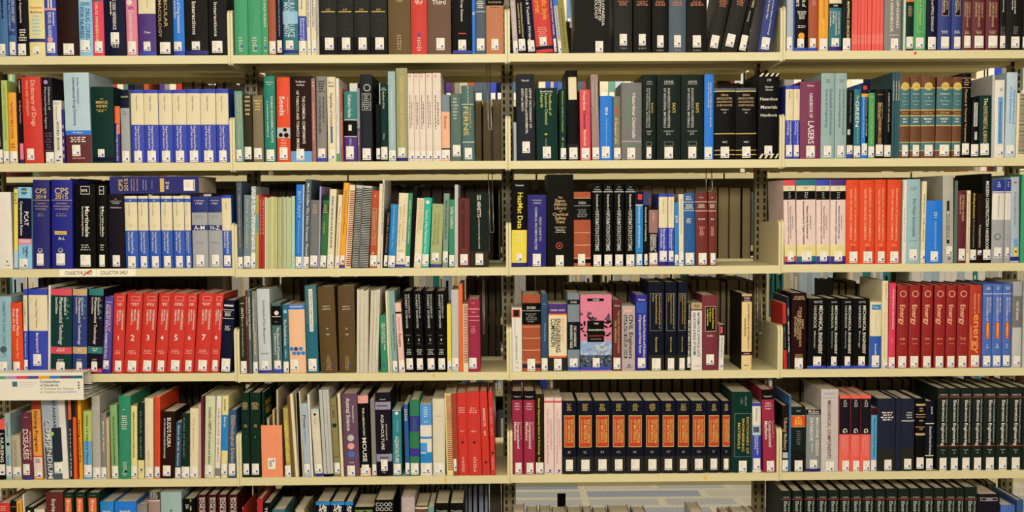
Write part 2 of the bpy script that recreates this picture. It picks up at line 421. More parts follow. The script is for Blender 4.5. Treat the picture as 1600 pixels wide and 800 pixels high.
# ---------------------------------------------------------------- books
ORD = 'first second third fourth fifth sixth seventh eighth ninth tenth eleventh twelfth thirteenth fourteenth fifteenth sixteenth seventeenth eighteenth'.split()
NUMW = 'zero one two three four five six seven eight nine ten eleven twelve thirteen fourteen fifteen sixteen seventeen eighteen'.split()
DATA = r"""# row bay ox oy scale
=0 0 0 0 4.2105
-6 55 -100 steelblue |worn pocket guide|d:-60,120,.5,.3,navy;L:.2,285,362
57 112 -100 navyblue |nutrition and diet therapy dictionary|v:-90,150,.68,.3,lgrey,NUTRITION AND DIET;v:-90,190,.25,.25,sky,THERAPY DICTIONARY;h:195,.6,sky,2 Ed;r:.1,.95,230,270,steelblue
114 190 -100 black |dietary supplements|v:-70,150,.42,.17,white,Dietary Supplements;t:190,275,5,white;L:.42,285,360
193 297 -100 pyellow |botanical medicines|h:48,.75,orange,Botanical;h:78,.78,brick,Medicines;t:100,240,6,sky,.2,.8;b:252,274,indigo;L:.45,305,358,.4
300 375 -105 royalblue |drug guide|h:20,.5,white,ll;b:52,66,pink;v:78,240,.45,.3,white,DRUG GUIDE;d:80,170,.78,.15,white;c:.45,258,18,pink;L:.5,278,345
380 517 -100 dbrown |plain|L:.53,285,358
522 612 -100 sky |drug consult for nurses|h:5,.7,white,BOOKS;h:25,.7,steelblue,2000;v:55,300,.68,.3,navyblue,DRUG CONSULT;v:45,250,.25,.3,navyblue,FOR NURSES;L:.45,262,340
615 686 -105 hotpink |nursing drug handbook|b:-10,6,teal;v:14,275,.4,.25,pyellow,DRUG HANDBOOK;L:.5,270,345
691 828 -105 navy |nursing desk reference|v:-90,195,.5,.15,white,NURSING DESK REFERENCE;d:10,100,.33,.09,white;L:.5,212,288,.4;t:292,318,2,white,.3,.75
834 906 -100 mpink |nursing drug reference|c:.35,15,18,white;h:52,.5,purple,2000;h:74,.6,white,Mosbys;v:85,290,.42,.28,white,NURSING DRUG REFERENCE
915 1028 -100 purple |purple with cream top|z:-60,60,1,cream,4;b:-110,90,cream;d:-40,60,.55,.08,tan;h:213,.4,white,Close;b:340,366,royalblue;L:.48,275,335,.4
1036 1140 -105 offblack |molecular pharmacology|v:-110,178,.58,.2,tan,MOLECULAR;v:-110,245,.2,.2,tan,PHARMACOLOGY;L:.5,278,355
1142 1215 -100 brightblue |handbook of drug interactions|v:-100,220,.55,.25,white,Handbook of Drug Interactions;d:-60,120,.2,.15,white;b:335,362,royalblue;L:.4,275,335
1220 1370 -100 offblack |wide black drug interactions|v:-130,230,.42,.17,white,s Drug Interactions;b:335,362,indigo;L:.47,275,330,.35
1376 1496 -100 offblack |drug interactions|v:-130,242,.4,.18,white,s Drug Interactions;L:.45,272,350
=0 1 350 0 3.5556
60 133 -90 green |tall shiny green report|n;t:205,290,6,white,.3,.65;c:.55,255,7,royalblue
134 211 -90 green |tall shiny green report beside another|n;t:205,290,6,white,.3,.65;c:.55,265,7,royalblue
213 247 -90 green |wild edible plants|n;v:-60,148,.5,.3,white,EDIBLE WILD PLANTS;t:205,290,6,white,.3,.7;c:.55,262,7,royalblue
249 291 -80 rust |plain cloth|b:225,230,tan;L:.5,228,296,.8
294 326 -85 navy |crops dictionary|d:-40,200,.5,.3,grey;L:.5,222,290,.8
328 412 -85 teal |patterned teal and sky blue|r:0,1,60,130,sky;v:-60,205,.6,.4,paleblue,NATURAL RESOURCE;v:10,205,.25,.3,paleblue,MANAGEMENT;b:275,292,indigo;L:.45,222,272,.5
416 460 -80 cream |dictionary of environmental economics|b:88,225,royalblue;v:100,220,.35,.25,white,Dictionary of;v:100,222,.68,.2,white,Economics;v:-40,50,.5,.2,navyblue,Farming
463 483 -75 white |conservation dictionary|v:-60,150,.5,.5,offblack,Conservation Directory
486 515 -75 cream |slim cream handbook|v:-60,150,.45,.3,royalblue,Grasslands;d:40,170,.8,.14,navy
517 529 -70 lgrey |thin grey booklet|d:-50,200,.5,.3,navy;n
534 629 -85 charcoal @worn 1
630 720 -85 charcoal @worn 2
722 811 -85 charcoal @worn 3
813 908 -85 charcoal @worn 4
914 1038 -85 olivebrown |bound journal in olive cloth|n;h:5,.3,tan,1950;t:195,285,6,tan,.35,.65
1040 1130 -85 red |bound report in red cloth|n;h:5,.5,white,no 2;t:10,28,2,white,.2,.8;c:.5,195,8,royalblue;t:210,290,6,white,.35,.65
1132 1262 -90 umber |third dictionary|h:12,.6,white,Third;L:.55,212,280,.35
1270 1378 -85 black |soil and crop science|v:-80,120,.5,.12,white,Soil and Crop Science;r:.3,.7,184,190,red;b:282,296,royalblue;L:.5,222,280,.4
1380 1396 -80 brightblue |thin bright blue|n;h:75,.8,white,B
1398 1455 -80 slate |encyclopedia of agriculture|t:5,50,4,white,.1,.9;b:64,67,white;L:.5,215,282,.75
1457 1555 -85 copper |encyclopedia under a black title panel|b:-20,32,black;h:12,.75,tan,Encyclopedia;b:34,37,tan;t:40,48,1,umber,.2,.8;L:.5,220,280,.4
=0 2 790 0 7.2727
88 145 -110 45 pinkgrey |slim leaning pinkish grey|c:.45,40,20,lgrey;d:100,400,.5,.2,white;L:.5,460,590,.85
150 238 -150 80 offblack |leaning black with small gold title|v:30,430,.68,.18,pyellow,TECHNOLOGICAL DICTIONARY;v:40,380,.3,.15,pyellow,SCIENTIFIC SOCIETIES;L:.5,440,570,.85
250 345 -160 170 navy |handbook of science and technical writing|v:-150,460,.45,.3,white,Science & Technical Writing;L:.5,455,580,.8
350 545 -200 260 red |scientific style and format|v:-150,230,.7,.3,lorange,Scientific Style;v:-150,150,.3,.3,lorange,and Format;t:310,460,7,pink,.15,.75;b:525,562,navy;L:.45,425,520,.4
550 590 -160 465 purple |slim leaning purple|v:-100,400,.5,.4,white,Technical Writer Guide
600 645 -180 515 lgrey |leaning grey and blue|b:-200,65,brightblue;d:70,440,.5,.3,steelblue;L:.5,465,600,.8
648 722 -180 560 olive |leaning olive with black cover|d:100,540,.5,.15,dbrown;n
785 1185 -200 offblack |history of technology|v:-200,290,.81,.075,white,ENCYCLOPAEDIA;v:-200,235,.71,.075,white,OF THE HISTORY OF;v:-220,215,.61,.075,white,TECHNOLOGY;L:.7,465,595,.22
1235 1440 -200 charcoal @tech 1
1455 1650 -200 offblack @tech 2
=0 2 1000 0 6.9565
135 308 -190 offblack @tech 3
315 500 -190 slate @tech 4
508 735 -190 offblack @tech 5
722 870 -170 865 charcoal |leaning charcoal with torn plastic jacket|t:12,95,5,copper,.2,.85;L:.45,400,535,.6
880 1055 -170 1070 charcoal |second leaning charcoal volume|t:5,90,5,copper,.2,.85;L:.45,395,530,.5
1072 1150 -170 1230 offblack |slim leaning black|v:-100,90,.6,.3,pyellow,HISTORY OF SCIENCE;v:130,250,.4,.2,lgrey,Chronology;L:.45,395,560,.9
1285 1420 -190 1400 navyblue |dictionary of the history of technology|v:-150,390,.62,.13,white,and Dictionary of the History of Technology;v:-100,220,.3,.12,white,From the Stone Age;L:.5,420,550,.65
=0 3 1210 0 7.2727
140 212 -160 lgreyblue |pale grey textured|d:-50,250,.5,.3,lgrey;L:.4,415,570,.8
213 228 -160 blue |thin blue|n
230 380 -170 black |handbook for engineers|v:-160,75,.68,.3,white,Handbook of;v:-160,70,.25,.3,white,Engineers;t:125,220,6,white,.15,.9;t:285,320,2,white,.2,.85;c:.5,402,36,lorange;b:535,578,royalblue;L:.45,432,535,.5
385 498 -165 rust |orange brown cloth|t:0,70,4,pink,.3,.8;b:535,578,royalblue;L:.45,430,535,.6
503 612 -165 lorange |bright amber|v:-120,210,.5,.15,brick,PERFORMANCE KNOWLEDGE;v:215,370,.5,.15,yellow,materials;L:.5,435,580,.75
620 762 -160 teal |handbook on optical constants of metals|b:-170,38,cream;b:38,86,black;h:62,.35,white,Palik;v:125,385,.78,.13,white,THE HANDBOOK ON;v:125,400,.55,.13,white,OPTICAL CONSTANTS;v:125,265,.33,.13,white,OF METALS;d:120,300,.12,.07,white;b:525,575,indigo;L:.5,430,525,.6
768 876 -160 offblack |mapping sciences glossary|v:-160,430,.62,.25,pyellow,OF THE MAPPING SCIENCES;L:.5,430,575,.8
878 905 -160 coral @coral 1
906 942 -160 coral @coral 2
947 976 -160 coral @coral 3
980 1020 -160 coral @coral 4
1022 1052 -160 coral @coral 5
1056 1100 -160 coral @coral 6
1106 1152 -160 coral @coral 7
1154 1196 -160 coral @coral 8
1198 1235 -160 coral @coral 9
1248 1440 -170 grey |engineered food handbook|v:-120,325,.78,.17,white,ENGINEERED;v:-150,365,.42,.17,white,FOOD HANDBOOK;r:.3,.85,395,402,white;L:.6,435,570,.45
=0 3 1400 0 7.2727
80 106 -150 mint |thin pale mint|n
110 200 -160 dgreen |dark green with an orange title band|b:-10,20,orange;t:70,190,8,tan,.2,.8;L:.5,415,550,.85
202 340 -150 leafgreen |green with a pale frame|f:.25,.8,-100,365,lime;v:-100,290,.5,.2,lime,Manual of Protection;L:.5,425,550,.65
345 470 -160 navy |optical technology|v:-160,360,.5,.2,white,GEOMETRICAL and OPTICAL TECHNOLOGY;L:.5,420,560,.7
473 625 -160 navyblue @optic 1
630 748 -160 navyblue @optic 2
752 858 -160 maroon @vision 1
862 1010 -160 maroon @vision 2
1020 1168 -160 maroon @vision 3
1175 1245 -160 offblack |slim grey black technical|v:-120,140,.55,.2,white,of Engineering;v:300,400,.3,.2,grey,THE TEXT;v:300,400,.7,.2,grey,VOLUME;L:.5,410,550,.85
1250 1440 -160 offblack |wide grey black with small grey title|v:-160,160,.5,.09,white,Concise Encyclopedia;v:-160,115,.35,.09,white,Science;t:305,400,5,grey,.4,.75;L:.55,420,550,.5
1442 1560 -160 offblack |black, partly cut off by the picture edge|L:.3,420,550,.6
=1 0 0 100 4.2105
-30 22 160 offblack |black at the picture edge|t:185,220,3,grey;v:300,540,.6,.2,white,FOR PHARMACISTS;L:.7,560,645,.5
24 62 108 lime |slim green care guide|v:130,500,.5,.35,olive,CARE OF THE OLDER PATIENT;L:.5,570,650,.9
64 117 188 lorange |patient self care|v:250,490,.45,.28,brick,PATIENT SELF CARE;t:520,560,2,brick;L:.5,570,650,.9
122 134 150 dbrown |thin dark brown|n
134 158 100 105 black |thin black with pink base|v:110,190,.5,.3,white,PHARMACY;v:240,390,.5,.4,pink,for Allergy Treatment;b:520,625,mpink;b:625,650,indigo;n
160 286 85 132 red |dictionary of drugs|v:105,410,.62,.22,peach,Dictionary of Drugs;v:105,340,.3,.13,peach,YANG AND CAVALLITO;L:.35,555,630,.38
291 355 88 272 purpleblack |dictionary of pharmacological agents|v:150,300,.72,.2,lgrey,Dictionary of;v:150,425,.33,.2,lgrey,Pharmacological Agents;c:.4,120,14,lilac;t:450,580,7,mauve,.1,.9;L:.6,578,650,.8
356 412 240 350 white |word book|t:255,270,2,grey;v:375,570,.55,.3,purpleblack,WORD BOOK;v:280,370,.45,.15,grey,Pharmaceutical;n;c:.72,610,7,royalblue;t:628,648,1,black
413 430 300 indigo |thin indigo|n;t:400,640,5,lgrey
436 602 58 412 paleblue |international drug directory|v:90,265,.58,.08,navyblue,Index Nominum;v:90,405,.42,.11,navyblue,International Drug Directory;b:437,466,brightblue;b:466,655,maroon;h:450,.4,white,4th edition;t:480,520,3,white,.15,.85;h:618,.5,pink,pharmpress;L:.42,532,606,.33
607 755 150 dgreenb |wide green index|h:230,.15,gold,THE;h:252,.55,gold,MERCK;h:278,.5,gold,INDEX;t:300,320,2,gold,.25,.7;b:612,640,navy;L:.42,560,612,.3
756 792 278 751 indigo |indigo with an orange top|b:270,392,orange;r:.4,1,395,460,orange;v:400,640,.5,.3,white,Compounds;n
800 858 170 785 silver |natural products under a navy panel|b:165,290,navy;h:217,.85,lime,WHPP;t:310,345,2,grey;L:.5,572,648,.8
868 952 170 @cream7 1 850
953 1047 170 @cream7 2 944
1048 1138 170 @cream7 3 1046
1140 1231 170 @cream7 4 1133
1232 1323 165 @cream7 5 1229
1324 1424 165 @cream7 6 1322
1427 1508 163 @cream7 7 1417
=1 1 350 100 4.704
79 146 200 63 lteal |pale teal with faded gold title|v:225,620,.45,.3,tan,PLANT DICTIONARY;d:220,480,.8,.15,tan;L:.4,625,705,.7
150 212 225 138 dolive |worn dark olive|t:235,390,5,tan,.1,.9;L:.45,605,695,.8
217 292 230 206 olivegrey |plants with a gilt title|t:265,350,4,gold,.1,.9;L:.45,615,695,.75
302 383 90 292 emerald |world economic plants|h:133,.7,white,Wiersma;h:150,.35,white,Leon;v:235,575,.7,.17,white,WORLD ECONOMIC PLANTS;v:270,535,.3,.12,white,A STANDARD REFERENCE;L:.5,625,708,.7
390 487 98 386 vermilion |seeds|v:235,380,.42,.38,white,Seeds;v:240,360,.85,.06,white,The Encyclopedia of;b:465,542,lgrey;c:.62,482,14,black;c:.3,520,15,black;c:.72,522,17,black;h:557,.3,white,Black;h:577,.4,white,Bewley;h:597,.4,white,Halmer;L:.5,610,700,.6
490 647 90 487 dbrown |tobacco and tobacco smoke|h:130,.45,white,Rodgman;h:155,.35,white,Perfetti;v:235,585,.64,.12,white,THE CHEMICAL COMPONENTS;v:195,620,.36,.12,white,OF TOBACCO AND TOBACCO SMOKE;b:638,725,lblue;L:.46,622,705,.36
650 678 105 brickpink |slim brick pink|v:280,560,.5,.4,peach,Gardening Wells Guide;n;t:130,180,2,lgrey
682 756 92 677 grey |cultivated palms|t:125,215,5,charcoal,.1,.9;v:240,430,.72,.18,charcoal,An Encyclopedia of;v:240,510,.35,.2,charcoal,CULTIVATED PALMS;b:690,722,royalblue;L:.5,620,688,.7
765 827 95 cream |vegetables of canada|h:137,.7,slate,Munro;h:162,.7,slate,Small;v:210,450,.5,.3,slate,Vegetables of Canada;r:.35,.6,455,580,steelblue;L:.45,625,705,.7
829 850 105 833 white |thin white with green base|v:240,520,.5,.2,mauve,Guide to;b:658,722,leafgreen;n
853 878 180 rust |thin rust with a blue edge|r:0,.25,180,720,lblue;v:350,600,.6,.3,peach,the Encyclopedia;n
884 978 203 882 purple |culinary herbs|b:200,408,tealgreen;v:225,395,.45,.25,white,Culinary Herbs;b:412,530,black;r:.35,.6,447,490,white;v:545,610,.5,.18,lilac,SMALL;b:408,414,white;b:530,536,white;L:.45,605,700,.6
983 1004 178 mauve |slim mauve with picture top|r:0,1,180,470,steel;v:360,600,.5,.4,lgrey,Trees in Canada;n
1006 1093 77 charcoalblue |plants encyclopedia with a silver leaf|c:.6,175,26,lgrey;c:.6,175,20,charcoalblue;f:.15,.9,217,340,lgrey;t:225,335,8,lgrey,.2,.85;L:.5,620,705,.7
=1 1 570 100 4.704
85 115 295 black |short black|L:.5,620,700,.9
118 170 140 dgreenb |handbook of nuts|h:178,.5,white,BOOK;b:188,192,lgrey;v:200,330,.5,.28,lgrey,Handbook of Nuts;v:510,555,.5,.2,lgrey,Duke;L:.5,610,702,.9
176 230 55 166 paleteal |tall pale teal ridged|d:200,600,.5,.3,paleblue;L:.5,635,705,.9
235 318 30 sagegrey |tall sage with gold capitals|v:85,610,.5,.3,gold,GARDEN FLOWERS ENCYCLOPEDIA;b:690,715,indigo;L:.45,615,688,.6
320 366 70 @pinkset 1
367 406 70 @pinkset 2
407 450 70 @pinkset 3
452 500 68 @pinkset 4
502 563 66 @pinkset 5
565 627 225 peach |peach beneath a slate picture|b:222,352,steel;v:385,480,.5,.3,rust,Botany;b:622,632,black;L:.5,632,705,.95
633 712 218 626 greygreen |mottled green grey|t:250,420,7,lgrey,.2,.7;L:.55,598,682,.7
718 808 160 700 steelgreen |ferns|b:295,300,white;b:575,580,white;d:165,290,.55,.12,tan;v:310,530,.35,.38,gold,FERNS;v:320,470,.72,.1,gold,Encyclopaedia of;L:.5,620,705,.6
=1 2 790 100 4.7045
88 217 75 78 charcoalblue |occupational and environmental safety dictionary|h:122,.42,white,Vincoli;v:180,470,.78,.12,white,LEWIS' DICTIONARY OF;v:180,510,.55,.13,white,OCCUPATIONAL and ENVIRONMENTAL;v:180,345,.33,.12,white,SAFETY and HEALTH;L:.5,567,650,.43
230 385 178 222 dgreenb |handbook of reactive chemical hazards, volume one|h:202,.6,white,Brethericks;v:215,375,.68,.13,lime,Handbook of;v:215,445,.48,.13,lime,Reactive Chemical;v:215,320,.28,.13,lime,Hazards;v:495,535,.45,.12,yellow,1;v:545,600,.45,.05,lime,Seventh;L:.48,605,690,.38
396 446 185 dgreenb |handbook of reactive chemical hazards, volume two|v:200,500,.5,.2,lime,Brethericks Handbook of Reactive;h:548,.3,yellow,2;v:575,610,.5,.2,lime,Vol;L:.6,615,695,.8
457 543 48 440 black |tall black with a paper title slip|r:.2,.9,98,262,cream;b:590,708,charcoal;L:.5,612,698,.7
550 628 190 544 rosered |hazardous chemicals handbook|b:165,190,black;h:180,.8,white,HAZARDOUS;v:200,340,.45,.24,pyellow,Hazardous;v:342,478,.45,.24,black,Chemicals;v:482,600,.45,.24,pyellow,Handbook;L:.5,617,700,.75
637 692 78 624 pinkbrown |tall slim dusty pink|d:110,390,.75,.13,lgrey;d:120,310,.25,.13,lgrey;L:.5,612,695,.9
694 789 235 696 brightblue |bright blue numbered report|h:330,.25,white,C;v:325,375,.5,.2,white,918;d:400,600,.5,.06,sky;L:.45,605,690,.6
793 846 238 dolivegrey |slim olive grey with red mark|r:.3,.55,325,365,red;v:395,590,.35,.2,cream,Hazards;v:395,590,.65,.1,cream,Chemical;L:.55,615,695,.9
851 1001 138 848 midgrey |hazardous chemicals desk reference|h:178,.3,green,LEWIS;v:215,545,.62,.16,white,Hazardous Chemicals;v:215,462,.35,.14,leafgreen,Desk Reference;b:567,570,white;h:597,.6,green,FIFTH EDITION;L:.48,615,700,.38
=1 2 1000 100 4.704
15 115 80 20 dgreenk @sax 1
125 297 80 @sax 2 130
303 465 78 @sax 3 300
472 540 77 brightblue |tall slim bright blue|v:135,465,.7,.15,white,Gazette of Dangerous Goods;v:135,320,.45,.12,white,and Handling;L:.45,612,700,.8
547 700 180 545 black @osha 1
705 858 175 703 black @osha 2
868 1025 68 black |hazardous materials handbook with striped ends|q:68,92,4,cream;h:120,.2,white,ITP;h:170,.4,white,Pohanish;h:190,.35,white,Greene;h:258,.85,white,Hazardous;h:318,.8,white,Materials;h:378,.8,white,Handbook;q:664,698,4,cream;L:.48,605,675,.37
=1 3 1210 100 4.705
80 136 158 @laserc 1
138 184 160 @laserc 2
190 340 128 192 plum |handbook of lasers|h:160,.35,white,Weber;v:215,395,.52,.16,white,HANDBOOK OF;v:415,585,.52,.28,white,LASERS;L:.5,598,685,.42
341 440 68 @paleset 1 343
443 530 68 @paleset 2
528 576 195 540 black |slim black with blue taped foot|v:210,430,.5,.2,grey,AIR POLLUTION TERMS;r:.1,.5,480,520,lgrey;b:660,690,royalblue;L:.5,595,660,.9
582 632 185 590 teal |the green encyclopedia|v:230,262,.5,.3,white,The;v:268,465,.45,.48,white,GREEN;v:470,590,.6,.25,sky,Encyclopedia;L:.5,600,685,.95
636 690 140 648 brightblue |blue with a diamond and black edge|b:138,240,navy;r:.2,.8,160,190,red;b:218,242,lorange;r:.6,1,245,590,black;v:245,540,.3,.2,sky,Environmental Dictionary;v:250,530,.78,.15,pyellow,Dictionary of Ecology;L:.5,582,668,.75
685 735 212 692 leafgreen |dictionary of water and waste management|h:242,.5,white,Smith;v:290,590,.55,.25,lime,Dictionary of Water and Waste;L:.5,605,685,.95
740 803 185 745 offblack |environmental science|h:225,.6,tan,SCIENCE;f:.25,.8,285,400,tan;v:290,395,.5,.3,tan,McGraw;v:405,590,.5,.35,tan,ENVIRONMENTAL SCIENCE;L:.5,592,675,.85
806 856 185 black |slim black with white title|v:210,430,.6,.2,lgrey,CHEMISTRY OF WATER;v:440,500,.6,.12,lgrey,Author;L:.5,595,680,.95
860 880 60 868 dteal @slimteal 1
881 897 60 dteal @slimteal 2
898 917 58 dteal @slimteal 3
=1 3 1400 100 4.705
25 97 95 34 chestnut @crc 1
102 180 92 112 chestnut @crc 2
184 285 95 190 chestnut @crc 3
289 405 95 308 chestnut @crc 4
410 475 95 425 chestnut @crc 5
476 545 68 490 black |tall black chemical encyclopedia|b:102,106,tan;t:115,165,3,tan,.2,.8;b:172,176,tan;v:185,575,.45,.2,tan,Physical & Thermal Treatment;L:.5,585,668,.75
550 606 260 565 black |slim black with two white slips|r:.25,.75,285,460,lgrey;v:290,455,.5,.25,black,POLLUTION;r:.4,.75,500,560,lgrey;L:.5,592,680,.95
612 700 232 618 dgreenb |environmental almanac|v:250,305,.5,.3,cream,The;v:310,590,.48,.35,tan,ENVIRONMENTAL ALMANAC;L:.45,587,672,.7
700 722 80 722 lgrey |thin grey folder with a drawn cover|n
722 795 118 730 white |environmental control|c:.6,190,14,lgrey;r:.3,.8,245,590,lblue;v:280,580,.55,.22,navyblue,Environmental Control;L:.6,610,675,.6
800 878 62 820 paleblue |statistical record of the environment|v:195,445,.72,.18,brightblue,Statistical Record;v:165,440,.4,.18,brightblue,of the Environment;L:.5,600,675,.7

=1 3 1400 100 4.705
882 960 215 896 cream @spiral 1
=2 0 0 260 4.2105
-30 82 170 white |plain white, coming in at the frame edge|n;d:615,630,.7,.15,grey;t:645,655,1,black,.6,.9
90 118 138 88 steelblue |slim pharmacy test review|r:.1,1,150,550,yellow;h:160,.8,white,BASIC;v:175,250,.5,.5,navy,PCAT;n;b:550,665,paleblue
122 210 138 118 sky |pharmacy test comprehensive review|c:.45,165,22,teal;h:165,.7,white,KAPLAN;b:210,475,navy;v:295,390,.62,.3,white,PCAT;v:230,455,.25,.2,white,Comprehensive Review;b:475,512,mpink;t:482,505,2,white,.1,.9;v:525,600,.65,.18,navy,Higher;v:530,575,.42,.18,navy,Score;L:.4,605,670,.6;p
217 325 90 212 navyd @cps 2014|c:.45,552,16,silver;c:.45,548,9,navyd
340 475 90 335 cpsblue @cps 2015|r:.15,.75,426,450,gold;h:438,.45,olive,Volume 1;h:473,.32,white,A-L;c:.45,552,16,silver;c:.45,548,9,navyd
497 630 120 488 black @mart A
638 708 120 630 black @mart B
716 822 182 706 purpleblack |formulary with small silver title|h:217,.15,lgrey,THE;h:230,.7,lgrey,PHARMACEUTICAL;h:243,.5,lgrey,CODEX;h:272,.7,white,Twelfth Edition;L:.48,585,660,.45
828 910 195 @cream6 1 812
915 982 195 @cream6 2 902
988 1060 195 @cream6 3 980
1066 1140 195 @cream6 4 1060
1145 1218 195 @cream6 5 1140
1222 1262 195 @cream6 6 1218
1268 1370 197 @amnz A-M
1374 1465 197 @amnz N-Z
1466 1528 190 @handsmall 1
=2 1 350 260 4.704
92 140 118 76 slate |tall slate blue with faded gold title|h:165,.5,tan,THE;v:205,600,.5,.22,tan,FERN GROWERS MANUAL;L:.5,660,745,.9
142 196 212 146 lslate |slate with faded yellow title|v:240,600,.5,.3,tan,Flora of Conifers;L:.5,655,735,.9
197 232 148 200 silver |slim with a black and white woven pattern|r:.1,.9,150,620,pattern;L:.5,630,740,.95
233 255 212 235 olivey |thin olive yellow|n;b:350,480,lteal
256 275 205 260 crimson |thin crimson|n;v:240,500,.5,.4,pink,Annual
278 298 220 283 crimson |second thin crimson|n;v:240,500,.5,.4,pink,Annual
=2 1 350 260 4.704
P 300 380 300 228 6 pyellow2|lime2|sagep|yellow2 |pale yellow and green booklets packed tight
P 381 430 381 226 5 pyellow2|olive2|lime2 |pale yellow and green booklets packed tight
P 431 493 431 226 7 mint2|pyellow2|lime2 |pale yellow and green booklets packed tight
P 496 522 496 218 3 mint2|mint |thin pale mint booklets beside the yellow green ones
522 570 135 530 brightblue |bound numbered report|v:180,380,.5,.5,sky,BOTANY;v:400,640,.5,.22,sky,Dictionary;L:.5,662,742,.9
571 582 135 580 paleblue |thin pale blue|n
584 625 97 605 slate |the new greener thumb|v:125,660,.5,.38,white,Mark Cullen The New Greener Thumb;L:.45,662,745,.9
627 690 250 650 midgrey |grey with small gilt title|t:285,355,4,tan,.2,.8;L:.5,655,735,.85
690 708 148 703 lilac |thin lilac, taller than its neighbours|n
698 750 212 722 leafgreen2 |dark green horticulture guide|r:0,1,212,250,dgreenb;b:280,350,dgreenb;t:285,350,5,lime,.1,.9;t:410,500,7,lime,.25,.6;L:.5,655,740,.9
755 805 168 777 cream |yellow mottled|d:220,600,.5,.4,lslate;L:.5,650,735,.9
812 845 210 840 cream |slim cream|v:300,650,.5,.2,brick,Plant Propagation;L:.5,660,740,.7
846 885 122 880 lorange |amber, taller than its neighbours|v:180,500,.5,.3,brick,Dictionary of Plants;L:.5,655,715,.8;k
888 930 138 922 cream @comb2 1
938 985 140 972 lgrey @coil 1
990 1058 148 1042 lgrey @coil 2
=2 1 570 260 4.704
35 90 180 70 rust2 |rust with a framed title|h:220,.25,peach,R;f:.2,.75,310,580,tan;v:330,570,.5,.28,tan,Encyclopaedia of Plants;c:.4,640,10,tan;L:.5,655,735,.9
88 112 130 128 cream |slim cream beside rust|n;c:.5,712,8,royalblue
114 128 100 132 pink100 |tall white ring binder|v:120,500,.5,.5,black,Dictionary of Plant Names;n
138 163 310 165 offblack |short slim black and pink|v:340,640,.5,.5,brickpink,TREES IN CANADA;L:.5,655,735,.95
166 222 280 196 azure |forest dictionary|v:290,540,.5,.22,sky,North American Wildflowers;v:560,600,.5,.2,sky,Stokes;L:.5,660,742,.9
226 295 198 252 cream |weeds of canada|v:280,560,.62,.2,tan,WEEDS OF CANADA;v:300,590,.3,.2,tan,plant diagnosis;h:622,.6,orange,Ontario;L:.5,640,710,.8;k
295 328 198 320 green2 |slim green weed guide|v:250,570,.5,.3,white,GUIDE TO WEEDS IN CANADA;L:.5,662,735,.95
329 357 145 360 black |slim tall black|n
360 414 235 385 cream |plant diseases|v:245,470,.7,.3,tan,TREE DISEASES;v:245,500,.35,.3,tan,PLANT PATHOLOGY;L:.5,645,720,.9
416 468 232 440 turq |glossary of plant pathological terms|c:.45,265,14,white;v:320,640,.42,.32,white,Glossary of Plant Pathological Terms;L:.5,650,735,.9
478 562 278 500 sagegreen |concise encyclopedia of plant pathology|t:295,305,2,olive;v:345,580,.62,.2,olive,Concise Encyclopedia;v:350,590,.32,.2,olive,of Plant Pathology;L:.45,640,705,.6;k
570 610 200 585 sage2 |slim grey green|v:250,540,.45,.35,charcoal,PESTS OF NURSERY CROPS;L:.5,628,710,.9
618 658 245 622 green2 |medical and veterinary green|v:295,460,.65,.25,white,GUIDE TO INSECTS;v:300,460,.35,.25,white,AND WEEDS;L:.5,655,735,.9
660 685 135 665 lgrey |tall slim light grey|n
687 772 235 690 oxblood |dark red brown cloth|v:255,600,.45,.25,dbrown,PLANT DISEASE HANDBOOK;L:.5,650,730,.65
776 910 192 773 dgreenk |birds of the pacific, in dark green|h:230,.25,lgrey,lll;v:258,375,.5,.2,white,ARNETTS;v:378,610,.5,.08,white,on the North American Plants and Birds;b:628,742,umber2;h:628,.35,white,___;L:.5,648,730,.42
=2 2 790 260 4.7045
38 155 110 42 black |hazmat data|h:140,.55,white,Pohanish;v:190,455,.55,.33,yellow,HazMat Data;b:465,705,yellow;t:475,560,4,pyellow,.2,.8;b:705,730,indigo;L:.5,635,695,.35
160 298 210 162 indigo |guide to chemical incompatibilities|h:250,.5,lgrey,POHANISH;h:270,.4,lgrey,GREENE;v:370,545,.68,.12,lgrey,WILEY GUIDE TO;v:300,610,.45,.12,lgrey,CHEMICAL INCOMPATIBILITIES;L:.5,640,728,.42
308 500 60 307 blackb |library of chemical safety data|h:228,.18,tan,The;h:250,.42,tan,Sigma-;h:277,.5,tan,Aldrich;h:305,.46,tan,Library;h:327,.1,tan,of;h:350,.6,tan,Chemical;h:378,.42,tan,Safety;h:405,.32,tan,Data;h:447,.42,tan,EDITION II;h:465,.32,white,Edited by;h:480,.4,white,Robert E. Lenga;c:.45,580,26,brick;c:.45,580,18,blackb;c:.45,580,9,brick;L:.47,650,732,.3
503 627 188 @rusto DIEA
640 710 125 @infosys A-B
720 790 125 @infosys C-J
800 870 125 @infosys K-R
880 960 125 @infosys A-S
=2 2 1000 260 4.704
-38 22 188 azure |blue with a diamond badge, beside the white lettered black|r:0,1,188,280,navy;r:.3,.9,205,245,red;b:265,288,cream;v:295,600,.5,.25,white,Dictionary of Information;b:635,640,navy;L:.5,645,725,.7
24 62 190 black |computing and information technology black|v:300,550,.5,.3,white,Encyclopedia of Computing;b:190,285,navyblue;L:.5,645,725,.5
66 132 308 brickpink |dusty pink and black pocket|b:305,320,black;v:340,400,.5,.12,white,Chemistry;b:490,635,black;v:500,630,.75,.2,white,Dictionary of;v:500,620,.5,.2,white,EXPERIMENTAL;v:500,625,.25,.25,white,SCIENCE and TECH;L:.5,637,720,.85
138 204 202 @whiteblue 1
207 250 202 @whiteblue 2
254 284 265 azure |slim blue numbered|v:360,415,.5,.6,white,219;L:.5,650,725,.9
287 322 205 274 cream |slim greyish white|v:240,500,.5,.2,grey,Documents;L:.5,632,725,.9
